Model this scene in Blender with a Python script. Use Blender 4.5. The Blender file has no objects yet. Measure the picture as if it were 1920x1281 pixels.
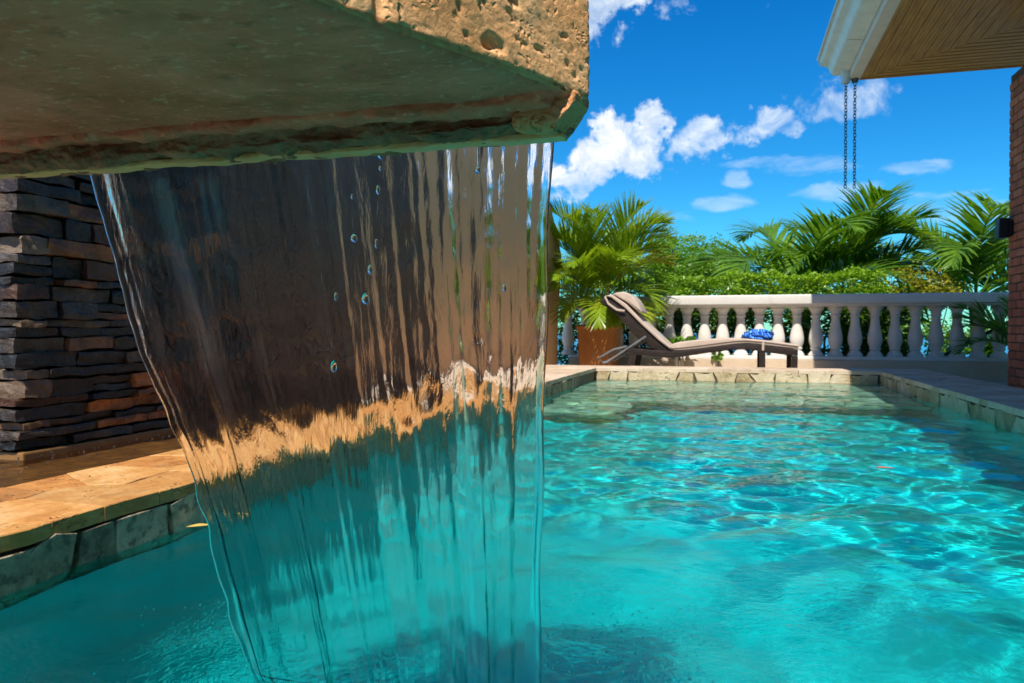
import bpy, bmesh, math, random
import numpy as np
from mathutils import Vector, Matrix, noise
rad = math.radians
S = bpy.context.scene
COL = S.collection
random.seed(7)
RNG = np.random.default_rng(11)

# ------------------------------------------------------------------ camera
cam = bpy.data.cameras.new('camera')
cam_o = bpy.data.objects.new('camera', cam)
COL.objects.link(cam_o)
S.camera = cam_o
cam_o.location = (0, 0, .43)
cam_o.rotation_euler = (rad(90 - .81), 0, rad(15.6))
cam.lens = 27.19
cam.sensor_width = 36
cam.clip_start = .02
cam.clip_end = 30000
cam.dof.use_dof = True
cam.dof.focus_distance = 1.15
cam.dof.aperture_fstop = 15

# ------------------------------------------------------------------ light
SUN = Vector((-.030, -.545, .837)).normalized()
sun = bpy.data.lights.new('sun', 'SUN')
sun_o = bpy.data.objects.new('sun', sun)
COL.objects.link(sun_o)
sun_o.rotation_euler = SUN.to_track_quat('Z', 'Y').to_euler()
sun.energy = 5.0
sun.color = (1, .95, .87)
sun.angle = rad(.53)
sun.cycles.is_caustics_light = True
S.view_settings.view_transform = 'Standard'
S.view_settings.look = 'None'
S.view_settings.exposure = 0.44
S.view_settings.gamma = 1.0
S.view_settings.use_curve_mapping = False
S.cycles.use_denoising = True
S.cycles.max_bounces = 11
S.cycles.transmission_bounces = 9
S.cycles.use_adaptive_sampling = True
S.cycles.adaptive_threshold = .015
S.cycles.transparent_max_bounces = 12
S.cycles.sample_clamp_indirect = 6.0
S.cycles.sample_clamp_direct = 30.0
S.cycles.blur_glossy = .5

world = bpy.data.worlds.new('World')
S.world = world
world.use_nodes = True


class NT:
    """tiny node-tree helper"""
    def __init__(self, tree):
        self.t = tree
        self.n = tree.nodes
        self.l = tree.links

    def put(self, sock, val):
        if val is None:
            return
        if isinstance(val, bpy.types.NodeSocket):
            self.l.new(val, sock)
        elif isinstance(val, (tuple, list)) and len(val) == 3 and sock.type == 'RGBA':
            sock.default_value = (*val, 1)
        else:
            sock.default_value = val

    def math(self, op, a, b=None, c=None, clamp=False):
        x = self.n.new('ShaderNodeMath')
        x.operation = op
        x.use_clamp = clamp
        for i, v in enumerate((a, b, c)):
            self.put(x.inputs[i], v)
        return x.outputs[0]

    def vmath(self, op, a, b=None, scale=None):
        x = self.n.new('ShaderNodeVectorMath')
        x.operation = op
        self.put(x.inputs[0], a)
        self.put(x.inputs[1], b)
        if scale is not None:
            x.inputs['Scale'].default_value = scale
        return x.outputs[0]

    def noise(self, vec, scale, detail=4, rough=.55, dist=0.0):
        x = self.n.new('ShaderNodeTexNoise')
        self.put(x.inputs['Vector'], vec)
        x.inputs['Scale'].default_value = scale
        x.inputs['Detail'].default_value = detail
        x.inputs['Roughness'].default_value = rough
        x.inputs['Distortion'].default_value = dist
        return x.outputs[0]

    def voro(self, vec, scale, feature='F1'):
        x = self.n.new('ShaderNodeTexVoronoi')
        x.feature = feature
        self.put(x.inputs['Vector'], vec)
        x.inputs['Scale'].default_value = scale
        return x.outputs[0]

    def ramp(self, fac, stops):
        x = self.n.new('ShaderNodeValToRGB')
        self.put(x.inputs[0], fac)
        e = x.color_ramp.elements
        while len(e) < len(stops):
            e.new(.5)
        for k, (p, c) in enumerate(stops):
            e[k].position = p
            e[k].color = (*c, 1) if len(c) == 3 else c
        return x.outputs[0]

    def mix(self, fac, a, b, mode='MIX'):
        x = self.n.new('ShaderNodeMix')
        x.data_type = 'RGBA'
        x.blend_type = mode
        self.put(x.inputs[0], fac)
        self.put(x.inputs[6], a)
        self.put(x.inputs[7], b)
        return x.outputs[2]

    def smooth(self, v, lo, hi):
        x = self.n.new('ShaderNodeMapRange')
        x.interpolation_type = 'SMOOTHSTEP'
        self.put(x.inputs[0], v)
        x.inputs[1].default_value = lo
        x.inputs[2].default_value = hi
        return x.outputs[0]

    def mapping(self, vec, scale=(1, 1, 1), rot=(0, 0, 0), loc=(0, 0, 0)):
        x = self.n.new('ShaderNodeMapping')
        self.put(x.inputs[0], vec)
        x.inputs['Scale'].default_value = scale
        x.inputs['Rotation'].default_value = rot
        x.inputs['Location'].default_value = loc
        return x.outputs[0]

    def bump(self, h, strength, dist, normal=None):
        x = self.n.new('ShaderNodeBump')
        x.inputs['Strength'].default_value = strength
        x.inputs['Distance'].default_value = dist
        self.put(x.inputs['Height'], h)
        if normal is not None:
            self.put(x.inputs['Normal'], normal)
        return x.outputs[0]


def build_world():
    t = NT(world.node_tree)
    bg = t.n['Background']
    sky = t.n.new('ShaderNodeTexSky')
    sky.sky_type = 'NISHITA'
    sky.sun_disc = False
    sky.sun_elevation = math.asin(SUN.z)
    sky.sun_rotation = rad(183.2)
    sky.air_density = 1.0
    sky.dust_density = .15
    sky.ozone_density = 3.0
    hs = t.n.new('ShaderNodeHueSaturation')
    hs.inputs['Saturation'].default_value = 1.45
    t.l.new(sky.outputs[0], hs.inputs['Color'])
    base = t.mix(1.0, hs.outputs[0], SKY_TINT, 'MULTIPLY')
    d = t.n.new('ShaderNodeTexCoord').outputs['Generated']
    sep = t.n.new('ShaderNodeSeparateXYZ')
    t.l.new(d, sep.inputs[0])
    az = t.math('ARCTAN2', sep.outputs[0], sep.outputs[1])
    el = t.math('ARCSINE', sep.outputs[2])
    R2D = 57.29578
    az = t.math('MULTIPLY', az, R2D)
    el = t.math('MULTIPLY', el, R2D)
    w1 = t.noise(d, 17, 6, .6)
    w2 = t.noise(t.vmath('ADD', d, (3.1, 1.7, .4)), 17, 6, .6)
    azw = t.math('ADD', az, t.math('MULTIPLY_ADD', w1, 11.0, -5.5))
    elw = t.math('ADD', el, t.math('MULTIPLY_ADD', w2, 7.0, -3.5))
    # soft masses of cloud at their bearings and heights: bearing, height, half-width, half-height, weight
    masses = [(-8.0, 12.6, 4.0, 2.1, 1.08), (-11.2, 11.0, 3.4, 1.5, .98), (-6.6, 14.3, 2.2, 1.7, 1.1),
              (-2.0, 13.6, 3.0, 1.6, .80), (2.4, 14.2, 2.8, 1.3, .66), (-8.6, 22.4, 2.6, 2.4, 1.1),
              (7.2, 15.6, 3.8, 1.8, .56), (-4.0, 22.6, 1.6, 1.4, .5),
              (-38, 20, 7, 3.5, 1.1), (38, 17, 8, 3.5, 1.1), (75, 24, 9, 5, 1.0), (-80, 18, 9, 4, 1.1),
              (120, 22, 9, 5, 1.1), (-140, 25, 10, 5, 1.1), (165, 18, 8, 4, 1.0), (20, 42, 8, 5, .9), (-60, 48, 9, 6, .9)]
    wisps = [(2.6, 11.6, 3.6, .5, .62), (11.8, 10.6, 2.6, .6, .75), (.4, 10.5, 1.2, .8, .8), (7.2, 9.4, 3.4, .7, .75),
             (-.5, 9.0, 2.4, .7, .7), (12.6, 8.4, 5.0, .8, .6), (5.0, 11.2, 4.0, .8, .55), (16, 7.5, 6, .8, .6), (-6, 8, 5, .6, .4)]

    def blob(a, e, m):
        x = t.math('DIVIDE', t.math('SUBTRACT', a, m[0]), m[2])
        y = t.math('DIVIDE', t.math('SUBTRACT', e, m[1]), m[3])
        r = t.math('ADD', t.math('MULTIPLY', x, x), t.math('MULTIPLY', y, y))
        return t.math('MULTIPLY', t.math('SUBTRACT', 1.35, r, clamp=True), m[4])
    acc = None
    for m in masses:
        b = blob(azw, elw, m)
        acc = b if acc is None else t.math('MAXIMUM', acc, b)
    nz = t.noise(d, 20, 10, .64, .5)
    dens = t.math('ADD', acc, t.math('MULTIPLY_ADD', nz, 2.0, -1.12))
    mask = t.smooth(dens, .22, 1.12)
    nup = t.noise(t.vmath('ADD', d, (.0, -.004, .012)), 26, 9, .62, .4)
    shade = t.math('MULTIPLY_ADD', t.math('SUBTRACT', nz, nup), 2.6, .62, clamp=True)
    thick = t.smooth(dens, .6, 1.35)
    ccol = t.mix(shade, (4.3, 4.9, 5.7), (8.6, 8.7, 8.8))
    ccol = t.mix(thick, (5.6, 6.6, 7.8), ccol)
    wacc = None
    azs = t.math('ADD', az, t.math('MULTIPLY_ADD', w1, 3.0, -1.5))
    els = t.math('ADD', el, t.math('MULTIPLY_ADD', w2, 1.2, -.6))
    for m in wisps:
        b = blob(azs, els, m)
        wacc = b if wacc is None else t.math('MAXIMUM', wacc, b)
    wn = t.noise(t.mapping(d, scale=(1, 1, 3.5)), 16, 7, .6, .6)
    wm = t.math('MULTIPLY', t.smooth(t.math('ADD', wacc, t.math('MULTIPLY_ADD', wn, 1.5, -.85)), .2, 1.0), .55)
    out = t.mix(wm, base, (5.2, 6.6, 8.0))
    out = t.mix(mask, out, ccol)
    t.l.new(out, bg.inputs[0])
    bg.inputs[1].default_value = .1


SKY_TINT = (.32, .96, 1.13)
build_world()

# ------------------------------------------------------------------ materials


def new_mat(name):
    m = bpy.data.materials.new(name)
    m.use_nodes = True
    t = NT(m.node_tree)
    return m, t, t.n['Principled BSDF'], t.n['Material Output']


def stone_mat(name, stops, scale=6, rough=(.6, .9), bump=.5, bscale=60, bdist=.004, rnd=0.0, spec=.4,
              pits=0.0, pscale=40, stretch=(1, 1, 1), blotch=None, hue_rnd=None, coat=0.0):
    m, t, b, o = new_mat(name)
    tc = t.n.new('ShaderNodeTexCoord')
    geo = t.n.new('ShaderNodeNewGeometry')
    inf = t.n.new('ShaderNodeObjectInfo')
    pos = t.mapping(geo.outputs['Position'], scale=stretch)
    n1 = t.noise(pos, scale, 8, .62, .3)
    n2 = t.noise(pos, scale * 7, 6, .7)
    f = t.math('ADD', t.math('MULTIPLY', n1, .65), t.math('MULTIPLY', n2, .35))
    if rnd:
        f = t.math('ADD', f, t.math('MULTIPLY_ADD', inf.outputs['Random'], rnd, -rnd / 2))
    f = t.math('MULTIPLY_ADD', t.math('SUBTRACT', f, .5), 2.2, .5, clamp=True)
    c = t.ramp(f, stops)
    if hue_rnd:
        r2 = t.math('FRACT', t.math('MULTIPLY', inf.outputs['Random'], 17.31))
        c = t.mix(1.0, c, t.ramp(r2, hue_rnd), 'MULTIPLY')
    if blotch:
        for (bs, lo, hi, col, amt) in blotch:
            mk = t.math('MULTIPLY', t.smooth(t.noise(t.vmath('ADD', pos, (bs, 1.3, 2.7)), bs, 6, .6), lo, hi), amt)
            c = t.mix(mk, c, col)
    h = t.math('ADD', t.math('MULTIPLY', t.noise(pos, bscale, 8, .65), 1.0), t.math('MULTIPLY', t.noise(pos, bscale / 5, 4, .5), 1.4))
    if pits:
        v = t.voro(t.vmath('ADD', pos, t.vmath('SCALE', t.n.new('ShaderNodeTexNoise').outputs[1], None, .05)), pscale)
        pm = t.math('MULTIPLY', t.math('SUBTRACT', 1.0, t.smooth(v, .1, .42)), t.smooth(t.noise(pos, pscale / 5, 4), .5, .62))
        h = t.math('SUBTRACT', h, t.math('MULTIPLY', pm, pits))
    t.l.new(c, b.inputs['Base Color'])
    t.l.new(t.bump(h, bump, bdist), b.inputs['Normal'])
    rr = t.math('MULTIPLY_ADD', n2, (rough[1] - rough[0]) * 1.6, rough[0] - (rough[1] - rough[0]) * .3, clamp=True)
    t.l.new(rr, b.inputs['Roughness'])
    b.inputs['Specular IOR Level'].default_value = spec
    if coat:
        b.inputs['Coat Weight'].default_value = coat
        b.inputs['Coat Roughness'].default_value = .12
        t.l.new(t.bump(h, bump * .7, bdist), b.inputs['Coat Normal'])
    return m


def leaf_mat(name, a, b_, c_=None, trans=.35, rough=.42, nscale=3.0):
    m, t, b, o = new_mat(name)
    geo = t.n.new('ShaderNodeNewGeometry')
    f = t.noise(geo.outputs['Position'], nscale, 5, .6)
    f2 = t.noise(geo.outputs['Position'], nscale * 9, 3, .6)
    f = t.math('MULTIPLY_ADD', t.math('SUBTRACT', t.math('ADD', t.math('MULTIPLY', f, .6), t.math('MULTIPLY', f2, .4)), .5), 2.6, .5, clamp=True)
    st = [(.1, a), (.75, b_)] + ([(.95, c_)] if c_ else [])
    c = t.ramp(f, st)
    t.l.new(c, b.inputs['Base Color'])
    b.inputs['Roughness'].default_value = rough
    b.inputs['Specular IOR Level'].default_value = .45
    tr = t.n.new('ShaderNodeBsdfTranslucent')
    t.l.new(t.mix(1.0, c, (1.25, 1.3, .55), 'MULTIPLY'), tr.inputs[0])
    mx = t.n.new('ShaderNodeMixShader')
    mx.inputs[0].default_value = trans
    t.l.new(b.outputs[0], mx.inputs[1])
    t.l.new(tr.outputs[0], mx.inputs[2])
    t.l.new(mx.outputs[0], o.inputs[0])
    return m


def plain_mat(name, c, rough=.5, metal=0.0, spec=.5, var=.12, nscale=8, bump=.15, bscale=120, bdist=.002):
    m, t, b, o = new_mat(name)
    geo = t.n.new('ShaderNodeNewGeometry')
    f = t.noise(geo.outputs['Position'], nscale, 6, .6)
    lo = tuple(x * (1 - var * 1.8) for x in c)
    hi = tuple(min(1, x * (1 + var)) for x in c)
    t.l.new(t.ramp(f, [(.3, lo), (.65, hi)]), b.inputs['Base Color'])
    b.inputs['Roughness'].default_value = rough
    b.inputs['Metallic'].default_value = metal
    b.inputs['Specular IOR Level'].default_value = spec
    if bump:
        t.l.new(t.bump(t.noise(geo.outputs['Position'], bscale, 4, .6), bump, bdist), b.inputs['Normal'])
    return m


M = {}
M['travertine'] = stone_mat('travertine', [(.0, (.50, .24, .09)), (.35, (.80, .42, .175)), (.62, (.85, .50, .24)), (1, (.88, .62, .36))],
                            scale=9, bump=.7, bscale=170, bdist=.003, pits=2.4, pscale=150, spec=.25, rough=(.75, .95),
                            blotch=[(5, .55, .7, (.43, .30, .20), .5), (7, .6, .75, (.52, .29, .09), .6)])
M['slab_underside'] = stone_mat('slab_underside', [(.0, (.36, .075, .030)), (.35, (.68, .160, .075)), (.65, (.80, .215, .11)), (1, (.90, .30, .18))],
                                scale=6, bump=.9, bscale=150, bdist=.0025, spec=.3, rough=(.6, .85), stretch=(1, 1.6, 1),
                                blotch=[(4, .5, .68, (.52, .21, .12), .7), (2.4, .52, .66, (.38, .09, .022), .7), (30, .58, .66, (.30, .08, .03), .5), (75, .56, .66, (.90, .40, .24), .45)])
M['lip'] = stone_mat('lip_stone', [(.0, (.07, .022, .010)), (.4, (.26, .10, .042)), (.7, (.42, .18, .08)), (1, (.58, .30, .16))],
                     scale=14, bump=.9, bscale=120, bdist=.005, spec=.45, rough=(.4, .85), pits=1.5, pscale=60)
M['lip_end'] = stone_mat('lip_end', [(.0, (.46, .17, .06)), (.5, (.72, .31, .12)), (1, (.80, .44, .22))], scale=14, bump=.8, bscale=120, bdist=.004, pits=1.5, pscale=60)
M['lip_crust'] = stone_mat('lime_crust', [(.0, (.50, .24, .07)), (.5, (.70, .38, .14)), (1, (.72, .46, .24))],
                           scale=16, bump=.6, bscale=150, bdist=.003, spec=.5, rough=(.3, .6))
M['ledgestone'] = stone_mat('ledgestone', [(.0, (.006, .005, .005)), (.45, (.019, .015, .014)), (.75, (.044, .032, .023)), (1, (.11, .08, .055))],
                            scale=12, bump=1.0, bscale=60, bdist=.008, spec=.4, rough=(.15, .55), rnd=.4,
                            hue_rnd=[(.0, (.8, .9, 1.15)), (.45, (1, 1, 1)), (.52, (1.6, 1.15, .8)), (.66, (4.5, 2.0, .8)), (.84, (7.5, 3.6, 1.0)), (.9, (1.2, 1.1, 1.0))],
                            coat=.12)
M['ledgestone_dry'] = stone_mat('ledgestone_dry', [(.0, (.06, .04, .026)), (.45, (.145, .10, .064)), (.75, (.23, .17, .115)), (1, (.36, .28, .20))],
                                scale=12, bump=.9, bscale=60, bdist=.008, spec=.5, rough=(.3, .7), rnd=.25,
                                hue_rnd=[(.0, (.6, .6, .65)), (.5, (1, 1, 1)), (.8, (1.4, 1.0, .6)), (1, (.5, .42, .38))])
M['mortar_dark'] = plain_mat('mortar_dark', (.018, .015, .013), .8)
M['coping_warm'] = stone_mat('coping_stone', [(.0, (.19, .068, .015)), (.3, (.38, .155, .037)), (.6, (.51, .245, .066)), (1, (.64, .40, .17))],
                             scale=13, bump=.9, bscale=90, bdist=.003, rnd=.2, pits=1.8, pscale=60, spec=.35, rough=(.55, .85), stretch=(1, .55, 1),
                             hue_rnd=[(.0, (.86, .84, .82)), (.5, (1, 1, 1)), (1, (1.1, 1.04, .96))],
                             blotch=[(14, .56, .68, (.33, .17, .05), .7), (5, .55, .7, (.62, .40, .18), .6), (45, .60, .70, (.16, .08, .025), .6)])
M['coping_pale'] = stone_mat('coping_pale', [(.0, (.36, .24, .14)), (.4, (.52, .39, .27)), (1, (.66, .54, .41))],
                             scale=9, bump=.5, bscale=80, bdist=.003, rnd=.22, spec=.35, rough=(.6, .9),
                             blotch=[(6, .58, .72, (.42, .26, .15), .6)])
M['face_stone'] = stone_mat('face_stone', [(.0, (.07, .055, .03)), (.35, (.22, .17, .10)), (.65, (.38, .30, .19)), (1, (.58, .47, .33))],
                            scale=13, bump=1.0, bscale=60, bdist=.006, rnd=.3, spec=.45, rough=(.4, .8), pits=1.4, pscale=50,
                            blotch=[(11, .55, .7, (.20, .23, .15), .65), (34, .52, .64, (.06, .045, .025), .7)])
M['face_far'] = stone_mat('face_far', [(.0, (.22, .15, .07)), (.35, (.40, .30, .17)), (.65, (.52, .41, .26)), (1, (.64, .54, .39))],
                          scale=9, bump=.9, bscale=40, bdist=.008, rnd=.3, spec=.4, rough=(.5, .85), pits=1.4, pscale=30,
                          blotch=[(7, .58, .72, (.30, .17, .07), .7)])
M['grout'] = plain_mat('grout', (.13, .10, .065), .85, nscale=14)
M['tile'] = stone_mat('step_tile', [(.0, (.40, .38, .24)), (.4, (.55, .54, .38)), (1, (.70, .68, .52))], scale=6, bump=.4, bscale=40,
                      rnd=.3, spec=.3)
M['tile_grout'] = plain_mat('tile_grout', (.15, .15, .10), .85)
M['plaster'] = stone_mat('pool_plaster', [(.0, (.002, .42, .43)), (.5, (.003, .53, .54)), (1, (.010, .63, .64))], scale=4.5, bump=.1,
                         bscale=50, rough=(.6, .8), spec=.2)
M['plaster_wall'] = M['plaster']
M['stucco'] = stone_mat('stucco', [(.0, (.64, .35, .165)), (.5, (.72, .41, .20)), (1, (.76, .46, .24))], scale=2.5, bump=.3, bscale=140, bdist=.003,
                        rough=(.75, .92), spec=.2)
M['stucco_base'] = stone_mat('stucco_base', [(.0, (.46, .34, .22)), (.5, (.56, .43, .30)), (1, (.62, .49, .36))], scale=2.5, bump=.3, bscale=90, bdist=.003,
                             rough=(.75, .92), spec=.2)
M['plinth'] = stone_mat('plinth', [(.0, (.10, .045, .012)), (.5, (.22, .105, .028)), (1, (.30, .16, .05))], scale=7, bump=.4, bscale=80, bdist=.003,
                        rough=(.3, .6), spec=.5)
M['white_stone'] = stone_mat('cast_stone', [(.0, (.50, .44, .37)), (.4, (.66, .61, .54)), (1, (.74, .70, .64))], scale=5, bump=.25, bscale=70, bdist=.003,
                             rough=(.7, .9), spec=.25, blotch=[(9, .66, .78, (.36, .31, .25), .55)])
M['deck'] = stone_mat('deck_paver', [(.0, (.30, .22, .15)), (.5, (.44, .34, .25)), (1, (.55, .45, .35))], scale=5, bump=.4, bscale=50, rnd=.2)
M['terracotta'] = stone_mat('terracotta', [(.0, (.32, .10, .016)), (.5, (.50, .17, .03)), (1, (.58, .25, .07))], scale=5, bump=.25, bscale=40,
                            rough=(.35, .6), spec=.5, stretch=(1, 1, .35), blotch=[(6, .6, .72, (.5, .33, .2), .5)])
M['soil'] = plain_mat('soil', (.03, .02, .012), .9)
M['brick'] = stone_mat('brick', [(.0, (.30, .10, .05)), (.5, (.43, .15, .075)), (1, (.52, .22, .12))], scale=9, bump=.6, bscale=90, bdist=.004,
                       rnd=.3, spec=.25, rough=(.75, .95), hue_rnd=[(0, (.82, .78, .76)), (.5, (1, 1, 1)), (1, (1.12, 1.06, 1.0))])
M['brick_mortar'] = plain_mat('brick_mortar', (.11, .065, .045), .9)
M['gutter'] = plain_mat('white_gutter', (.70, .72, .68), .35, var=.06)
M['fascia'] = plain_mat('fascia', (.74, .70, .64), .5, var=.05)
M['chain'] = plain_mat('chain_metal', (.16, .17, .18), .4, metal=.8, var=.2)
M['black_metal'] = plain_mat('black_metal', (.012, .012, .014), .4, var=.2)
M['grey_metal'] = plain_mat('grey_metal', (.20, .21, .22), .35, metal=.5)
M['cushion'] = plain_mat('cushion_cloth', (.50, .40, .32), .85, spec=.15, var=.08, bump=.3, bscale=400)
M['piping'] = plain_mat('piping', (.30, .22, .17), .8)
M['bark'] = stone_mat('bark', [(.0, (.07, .05, .035)), (.5, (.15, .12, .085)), (1, (.26, .21, .16))], scale=8, bump=.8, bscale=40)
M['cane'] = plain_mat('palm_cane', (.30, .24, .06), .45, var=.3)
M['green_trunk'] = plain_mat('green_trunk', (.14, .2, .05), .5, var=.25)
M['areca'] = leaf_mat('areca_leaf', (.13, .24, .012), (.30, .41, .022), (.55, .48, .04), trans=.38, rough=.34)
M['areca_y'] = leaf_mat('areca_yellow', (.30, .30, .016), (.52, .44, .035), (.58, .40, .05), trans=.38)
M['coco'] = leaf_mat('palm_leaf', (.045, .13, .012), (.17, .31, .022), (.42, .46, .05), trans=.38, rough=.33, nscale=1.6)
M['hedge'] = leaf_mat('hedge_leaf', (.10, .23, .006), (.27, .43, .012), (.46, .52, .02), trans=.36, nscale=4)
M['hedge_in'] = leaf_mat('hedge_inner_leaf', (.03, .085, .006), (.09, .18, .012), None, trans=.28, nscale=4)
M['shrub'] = leaf_mat('shrub_leaf', (.05, .15, .008), (.14, .29, .012), (.28, .38, .02), trans=.32, nscale=4)
M['feather'] = leaf_mat('feather_leaf', (.10, .24, .012), (.24, .40, .02), (.40, .46, .035), trans=.45, nscale=1.4)
M['yellow'] = leaf_mat('yellow_leaf', (.13, .17, .01), (.38, .32, .012), (.55, .36, .015), trans=.35, nscale=2.2)
M['dead_leaf'] = plain_mat('fallen_leaf', (.62, .42, .10), .5)
M['red_leaf'] = plain_mat('red_leaf', (.55, .13, .05), .5)
M['hill'] = plain_mat('hillside_green', (.04, .08, .02), .9, nscale=.3, var=.4, bump=0)
M['roof_tile'] = plain_mat('roof_tile', (.34, .16, .09), .8)


def glass_mat(name, ior=1.333, tint=(1, 1, 1), gloss=1.0, bumps=()):
    """clear water: refraction under a Fresnel gloss"""
    m = bpy.data.materials.new(name)
    m.use_nodes = True
    t = NT(m.node_tree)
    t.n.remove(t.n['Principled BSDF'])
    o = t.n['Material Output']
    r = t.n.new('ShaderNodeBsdfRefraction')
    r.inputs['IOR'].default_value = ior
    r.inputs['Roughness'].default_value = 0
    r.inputs['Color'].default_value = (*tint, 1)
    g = t.n.new('ShaderNodeBsdfGlossy')
    g.inputs['Roughness'].default_value = 0.02
    fr = t.n.new('ShaderNodeFresnel')
    fr.inputs['IOR'].default_value = ior
    geo = t.n.new('ShaderNodeNewGeometry')
    nrm = None
    for (stretch, sc, det, st, dist) in bumps:
        nrm = t.bump(t.noise(t.mapping(geo.outputs['Position'], scale=stretch), sc, det, .55), st, dist, nrm)
    if nrm is not None:
        for x in (r, g, fr):
            t.l.new(nrm, x.inputs['Normal'])
    mx = t.n.new('ShaderNodeMixShader')
    t.l.new(t.math('MULTIPLY', fr.outputs[0], gloss), mx.inputs[0])
    t.l.new(r.outputs[0], mx.inputs[1])
    t.l.new(g.outputs[0], mx.inputs[2])
    t.l.new(mx.outputs[0], o.inputs[0])
    return m




def pool_water_mat():
    """pool water: refraction with some clear transmission under a Fresnel gloss; fine chop round the fall as relief"""
    m = bpy.data.materials.new('pool_water')
    m.use_nodes = True
    t = NT(m.node_tree)
    t.n.remove(t.n['Principled BSDF'])
    o = t.n['Material Output']
    geo = t.n.new('ShaderNodeNewGeometry')
    p = geo.outputs['Position']
    dv = t.n.new('ShaderNodeVectorMath')
    dv.operation = 'DISTANCE'
    t.l.new(p, dv.inputs[0])
    dv.inputs[1].default_value = (-.35, .95, 0)
    near = t.math('SUBTRACT', 1.0, t.smooth(dv.outputs['Value'], .15, 1.15))
    h1 = t.math('MULTIPLY', t.noise(p, 55, 4, .6, .5), near)
    h2 = t.math('MULTIPLY', t.noise(p, 150, 3, .55, .3), t.math('MULTIPLY', near, near))
    n = t.bump(h1, .3, .009)
    n = t.bump(h2, .35, .004, n)
    sy = t.n.new('ShaderNodeSeparateXYZ')
    t.l.new(p, sy.inputs[0])
    calm = t.math('MULTIPLY_ADD', t.smooth(sy.outputs[1], 3.8, 5.4), -.8, 1.0)
    h3 = t.math('MULTIPLY', t.noise(t.mapping(p, scale=(1, 1.5, 1)), 19, 1.5, .45, .25), calm)
    h4 = t.math('MULTIPLY', t.noise(t.mapping(p, scale=(1, 1.4, 1), rot=(0, 0, .5)), 46, 1.5, .45, .2), calm)
    n = t.bump(h3, .12, .010, n)
    n = t.bump(h4, .10, .003, n)
    r = t.n.new('ShaderNodeBsdfRefraction')
    r.inputs['IOR'].default_value = 1.333
    r.inputs['Roughness'].default_value = 0
    r.inputs['Color'].default_value = (.70, 1, .985, 1)
    tr = t.n.new('ShaderNodeBsdfTransparent')
    tr.inputs['Color'].default_value = (.70, 1, .985, 1)
    g = t.n.new('ShaderNodeBsdfGlossy')
    g.inputs['Roughness'].default_value = .02
    fr = t.n.new('ShaderNodeFresnel')
    fr.inputs['IOR'].default_value = 1.333
    for x in (r, g, fr):
        t.l.new(n, x.inputs['Normal'])
    a = t.n.new('ShaderNodeMixShader')
    a.inputs[0].default_value = .08
    t.l.new(r.outputs[0], a.inputs[1])
    t.l.new(tr.outputs[0], a.inputs[2])
    mx = t.n.new('ShaderNodeMixShader')
    t.l.new(t.math('MULTIPLY', fr.outputs[0], .95), mx.inputs[0])
    t.l.new(a.outputs[0], mx.inputs[1])
    t.l.new(g.outputs[0], mx.inputs[2])
    t.l.new(mx.outputs[0], o.inputs[0])
    return m


M['pool_water'] = pool_water_mat()
M['basin_water'] = glass_mat('basin_water', tint=(.95, .92, .86), bumps=[((1, 1, 1), 30, 3, .35, .01)])
M['sheet'] = glass_mat('falling_water', tint=(1, 1, 1), gloss=.75, bumps=[((1, 4, .035), 150, 4, .20, .0035), ((1, 6, .025), 480, 2, .09, .0012)])
M['drop'] = glass_mat('drop_water', tint=(.9, 1, 1))


def wicker_mat():
    m, t, b, o = new_mat('wicker')
    geo = t.n.new('ShaderNodeNewGeometry')
    sep = t.n.new('ShaderNodeSeparateXYZ')
    t.l.new(geo.outputs['Position'], sep.inputs[0])
    cmb = t.n.new('ShaderNodeCombineXYZ')
    t.l.new(t.math('ADD', sep.outputs[0], t.math('MULTIPLY', sep.outputs[1], .8)), cmb.inputs[0])
    t.l.new(sep.outputs[2], cmb.inputs[1])
    br = t.n.new('ShaderNodeTexBrick')
    t.l.new(cmb.outputs[0], br.inputs['Vector'])
    br.inputs['Scale'].default_value = 1
    br.inputs['Brick Width'].default_value = .034
    br.inputs['Row Height'].default_value = .013
    br.inputs['Mortar Size'].default_value = .0025
    br.inputs['Mortar Smooth'].default_value = .8
    br.inputs['Color1'].default_value = (.022, .014, .010, 1)
    br.inputs['Color2'].default_value = (.044, .028, .020, 1)
    br.inputs['Mortar'].default_value = (.006, .004, .003, 1)
    t.l.new(br.outputs['Color'], b.inputs['Base Color'])
    t.l.new(t.bump(t.math('SUBTRACT', 1.0, br.outputs['Fac']), 1.0, .004), b.inputs['Normal'])
    b.inputs['Roughness'].default_value = .42
    return m


def towel_mat():
    m, t, b, o = new_mat('towel_cloth')
    tc = t.n.new('ShaderNodeTexCoord')
    p = tc.outputs['Object']
    w = t.n.new('ShaderNodeTexWave')
    w.bands_direction = 'X'
    t.l.new(t.mapping(p, scale=(1, .25, .7), rot=(0, .55, .5)), w.inputs['Vector'])
    w.inputs['Scale'].default_value = 7.0
    w.inputs['Distortion'].default_value = 5.0
    w.inputs['Detail'].default_value = 1.5
    w.inputs['Detail Scale'].default_value = 3
    c = t.ramp(w.outputs[0], [(.0, (.004, .04, .36)), (.36, (.006, .10, .55)), (.46, (.03, .50, .80)), (.58, (.02, .16, .62)), (.72, (.40, .64, .80)), (.78, (.04, .42, .78)), (.86, (.01, .07, .45))])
    t.l.new(c, b.inputs['Base Color'])
    b.inputs['Roughness'].default_value = .9
    t.l.new(t.bump(t.noise(p, 250, 4), .6, .004), b.inputs['Normal'])
    return m


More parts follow.
